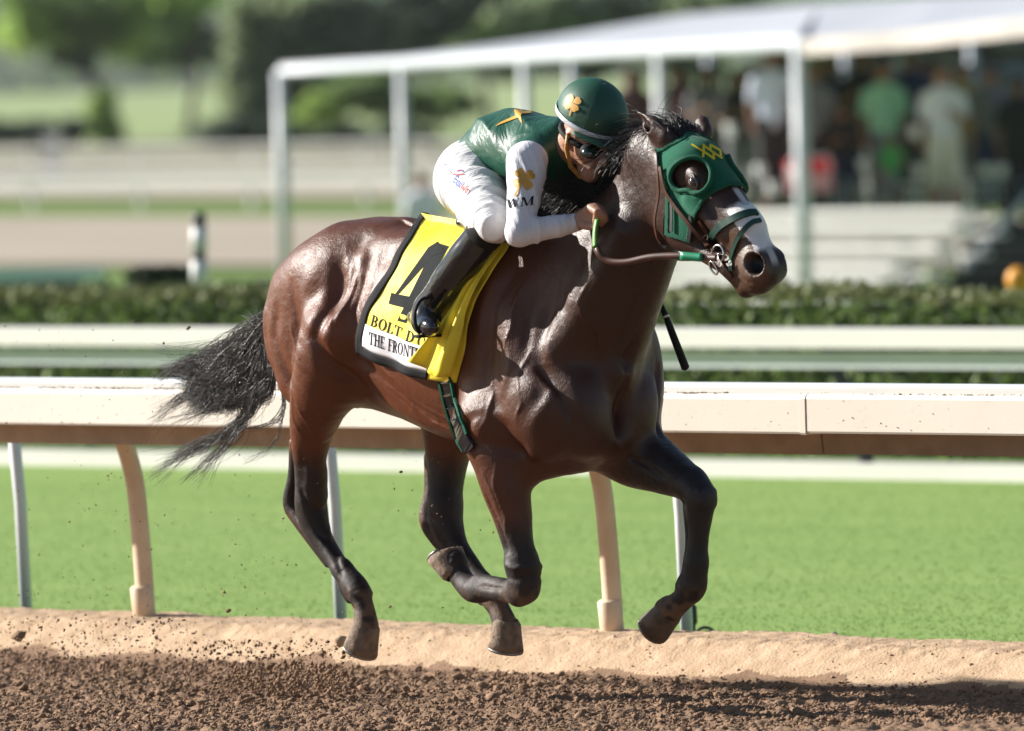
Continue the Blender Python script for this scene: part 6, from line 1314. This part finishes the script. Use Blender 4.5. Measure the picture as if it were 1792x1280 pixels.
# reins: from the hand down past the neck to the bit
rp = spline([L(1047, 384, -0.165), L(1043, 412, -0.19), L(1045, 438, -0.215), L(1062, 456, -0.205), L(1095, 459, -0.185), L(1140, 450, -0.155), L(1190, 448, -0.125), L(1230, 451, -0.10), L(1255, 452, -0.09)], 60)
def rib(name, P, w, th, mt, parent):
    t = np.gradient(P, axis=0); view = np.array([0.3, -1, 0.12]); V, F = ribbon(P, [view] * len(P), w, th); return mobj(name, V, F, mt, parent, True, local=True)
rn = rib('rein', rp[12:], 0.022, 0.006, M_BRN, bridle)
rib('rubber_grip', rp[:14] + np.array([0, -0.002, 0]), 0.017, 0.008, mat('lime_grip', (0.10, 0.28, 0.03), rough=0.5, scale=30), rn)
rib('green_wrap', rp[45:53] + np.array([0, -0.004, 0]), 0.027, 0.010, mat('green_tape', (0.006, 0.25, 0.12), rough=0.4, scale=30), rn)
# far rein
rl = spline([WRL + np.array([0.03, 0.03, 0]), L(1160, 440, 0.17), L(1200, 452, 0.14), BC * (1, -1, 1)], 30); rib('rein', rl, 0.02, 0.006, M_BRN, bridle)
# --- whip, held on the far side
whip = empty('whip', mat=HMAT, label='black riding whip slanting down beyond the horse\'s chest', cat='whip')
w0, w1 = L(1110, 410, 0.22), L(1201, 648, 0.30); wq = [w0 + (w1 - w0) * t for t in (0, 0.5, 0.53, 0.535, 0.7, 1.0)]
mb = MB(); mb.tube(wq[:3], [0.006, 0.006, 0.006], 8); mb.build('shaft', M_BLACK, whip, True, local=True)
mb = MB(); mb.tube([wq[2], wq[3], wq[4], wq[4] * 0.05 + wq[5] * 0.95, wq[5]], [0.007, 0.008, 0.012, 0.014, 0.006], 8); mb.build('popper', M_BLACK, whip, True, local=True)
mb = MB(); q0 = w0 + (w1 - w0) * 0.60; q1 = w0 + (w1 - w0) * 0.615; mb.tube([q0, q1], 0.0135, 10); mb.build('band', M_WCL, whip, True, local=True)
# --- prints on the silks
BVS = bvh_of(SL_V, SL_Q); BVB = bvh_of(BR_V, BR_Q); BVT = bvh_of(SH_V, SH_Q); BVH_ = bvh_of(HEL_V * 1.0, HEL_F)
def c1(pts): return [(680 + x * 0.2235, 120 + y * 0.2235) for x, y in pts]
def clover(cx, cy, r, rot, bvh, parent, off, stem_):
    q = []
    out = [(0.04, 0), (0.30, 0.27), (0.56, 0.40), (0.80, 0.38), (0.95, 0.22), (0.95, 0.08), (0.88, 0), (0.95, -0.08), (0.95, -0.22), (0.80, -0.38), (0.56, -0.40), (0.30, -0.27)]
    for k in range(4):
        a = rot + k * PI / 2; ca, sa = math.cos(a) * r, math.sin(a) * r
        P = [(cx + u * ca - v * sa, cy + u * sa + v * ca) for u, v in out]; m_ = (cx + 0.55 * ca, cy + 0.55 * sa)
        for i in range(12): q.append([m_, m_, P[(i + 1) % 12], P[i]])
    q += polyline_quads([(cx, cy)] + stem_, r * 0.17)
    return decal(q, bvh, 'clover_emblem', M_GOLD, parent, off, n=3, step=0.0)
clover(1004, 182, 15.5, 0.35 + PI / 4, BVH_, HEL, 0.007, [(1001, 195), (999, 202)])
clover(917, 314, 21, 0.2 + PI / 4, BVS, SL_O, 0.0028, [(908, 330), (902, 343)])
text('WM', (887, 365), (20.5, -2.6), (1.5, -15.5), BVS, 'lettering', M_BTR, SL_O, 0.0028, bold=0.0)
text(['e_', 'q_', 'u_', 'i_'], (791.5, 317.7), (6.0, 5.5), (7.4, -11), BVB, 'lettering', mat('blue_print', (0.02, 0.07, 0.42), scale=20), BR_O, 0.003, bold=0.03)
text(['w_', 'i_', 'n_'], (806, 331), (6.0, 5.5), (7.4, -11), BVB, 'lettering', mat('red_print', (0.62, 0.04, 0.02), scale=20), BR_O, 0.003, bold=0.03)
decal(polyline_quads(c1([(480, 800), (500, 830), (545, 835), (590, 830)]), 1.6) + polyline_quads(c1([(510, 835), (540, 805), (580, 800)]), 1.3), BVB, 'swoosh', bpy.data.materials['red_print'], BR_O, 0.003)
decal(polyline_quads(c1([(420, 745), (440, 755), (458, 750)]), 1.3) + polyline_quads(c1([(545, 808), (570, 802), (588, 815)]), 1.3), BVB, 'swoosh', bpy.data.materials['blue_print'], BR_O, 0.003)
decal([c1([(985, 326), (1048, 326), (1030, 400), (1000, 380)]), c1([(1000, 372), (1012, 392), (835, 458), (880, 425)]), c1([(1015, 385), (1040, 380), (1050, 435), (1046, 435)])] + polyline_quads(c1([(1040, 352), (1110, 345), (1190, 352), (1250, 356)]), 4.0), BVT, 'emblem', M_GOLD, SH_O, 0.003, n=8)
# ------------------------------------------------------------------ flying dirt
def fly(n, x0, x1, y0, y1, r0, r1, seed, lat=0.35, pw=1.0, py=1.0):
    rs = np.random.default_rng(seed); X = x0 + (x1 - x0) * rs.random(n) ** pw; Y = y1 + (y0 - y1) * rs.random(n) ** py; la = rs.normal(size=n) * lat * 0.5 - 0.05
    return np.array([W(L(a, b, c_)) for a, b, c_ in zip(X, Y, la)]).reshape(-1, 3), r0 + (r1 - r0) * rs.random(n) ** 3
ps, rs_ = [], []
for a in ((700, 0, 520, 560, 1150, 0.0012, 0.004, 1, 0.5, 1, 2.2), (900, 330, 620, 1120, 1215, 0.0018, 0.008, 2, 0.25, 1, 1.3), (800, 0, 340, 1080, 1180, 0.0018, 0.007, 3, 0.6, 1, 1.6), (160, 430, 900, 780, 1130, 0.0012, 0.004, 4, 0.4, 1.3, 1.2), (60, 0, 600, 520, 900, 0.0012, 0.0035, 5, 0.5, 1, 1), (500, 400, 600, 1160, 1212, 0.003, 0.010, 6, 0.2, 1, 1)):
    p, r = fly(*a); ps.append(p); rs_.append(r)
p = np.vstack(ps); r = np.hstack(rs_); mk = p[:, 2] > 0.0
tag(clods('flying_soil', p[mk], r[mk], M_CLOD, 21, 0.9), 'crumbs of dirt kicked up behind the galloping hooves', 'soil', kind='stuff')
for k, (x, y, rr, lat, lb) in enumerate(((401, 1070, 0.014, -0.1, 'dark clod flying low behind the horse\'s hind hoof'), (392, 1037, 0.009, -0.1, 'smaller flying clod above the dark one behind the horse'), (330, 575, 0.008, 0.1, 'lone tiny clod flying high behind the tail'), (593, 1122, 0.030, 0.15, 'tan lump of dirt just behind the rear hoof'), (33, 1112, 0.018, -0.2, 'flat dark clod hovering at the far left above the track'), (702, 826, 0.006, 0.1, 'tiny clod flying between the horse\'s hind legs'))):
    c_ = W(L(x, y, lat))[None].reshape(1, 3); o = clods('dirt_clod', c_, np.array([rr]), M_CLOD if rr < 0.025 else M_SAND, 40 + k, 0.8); tag(o, lb, 'clod', 'clods thrown up by the hooves')
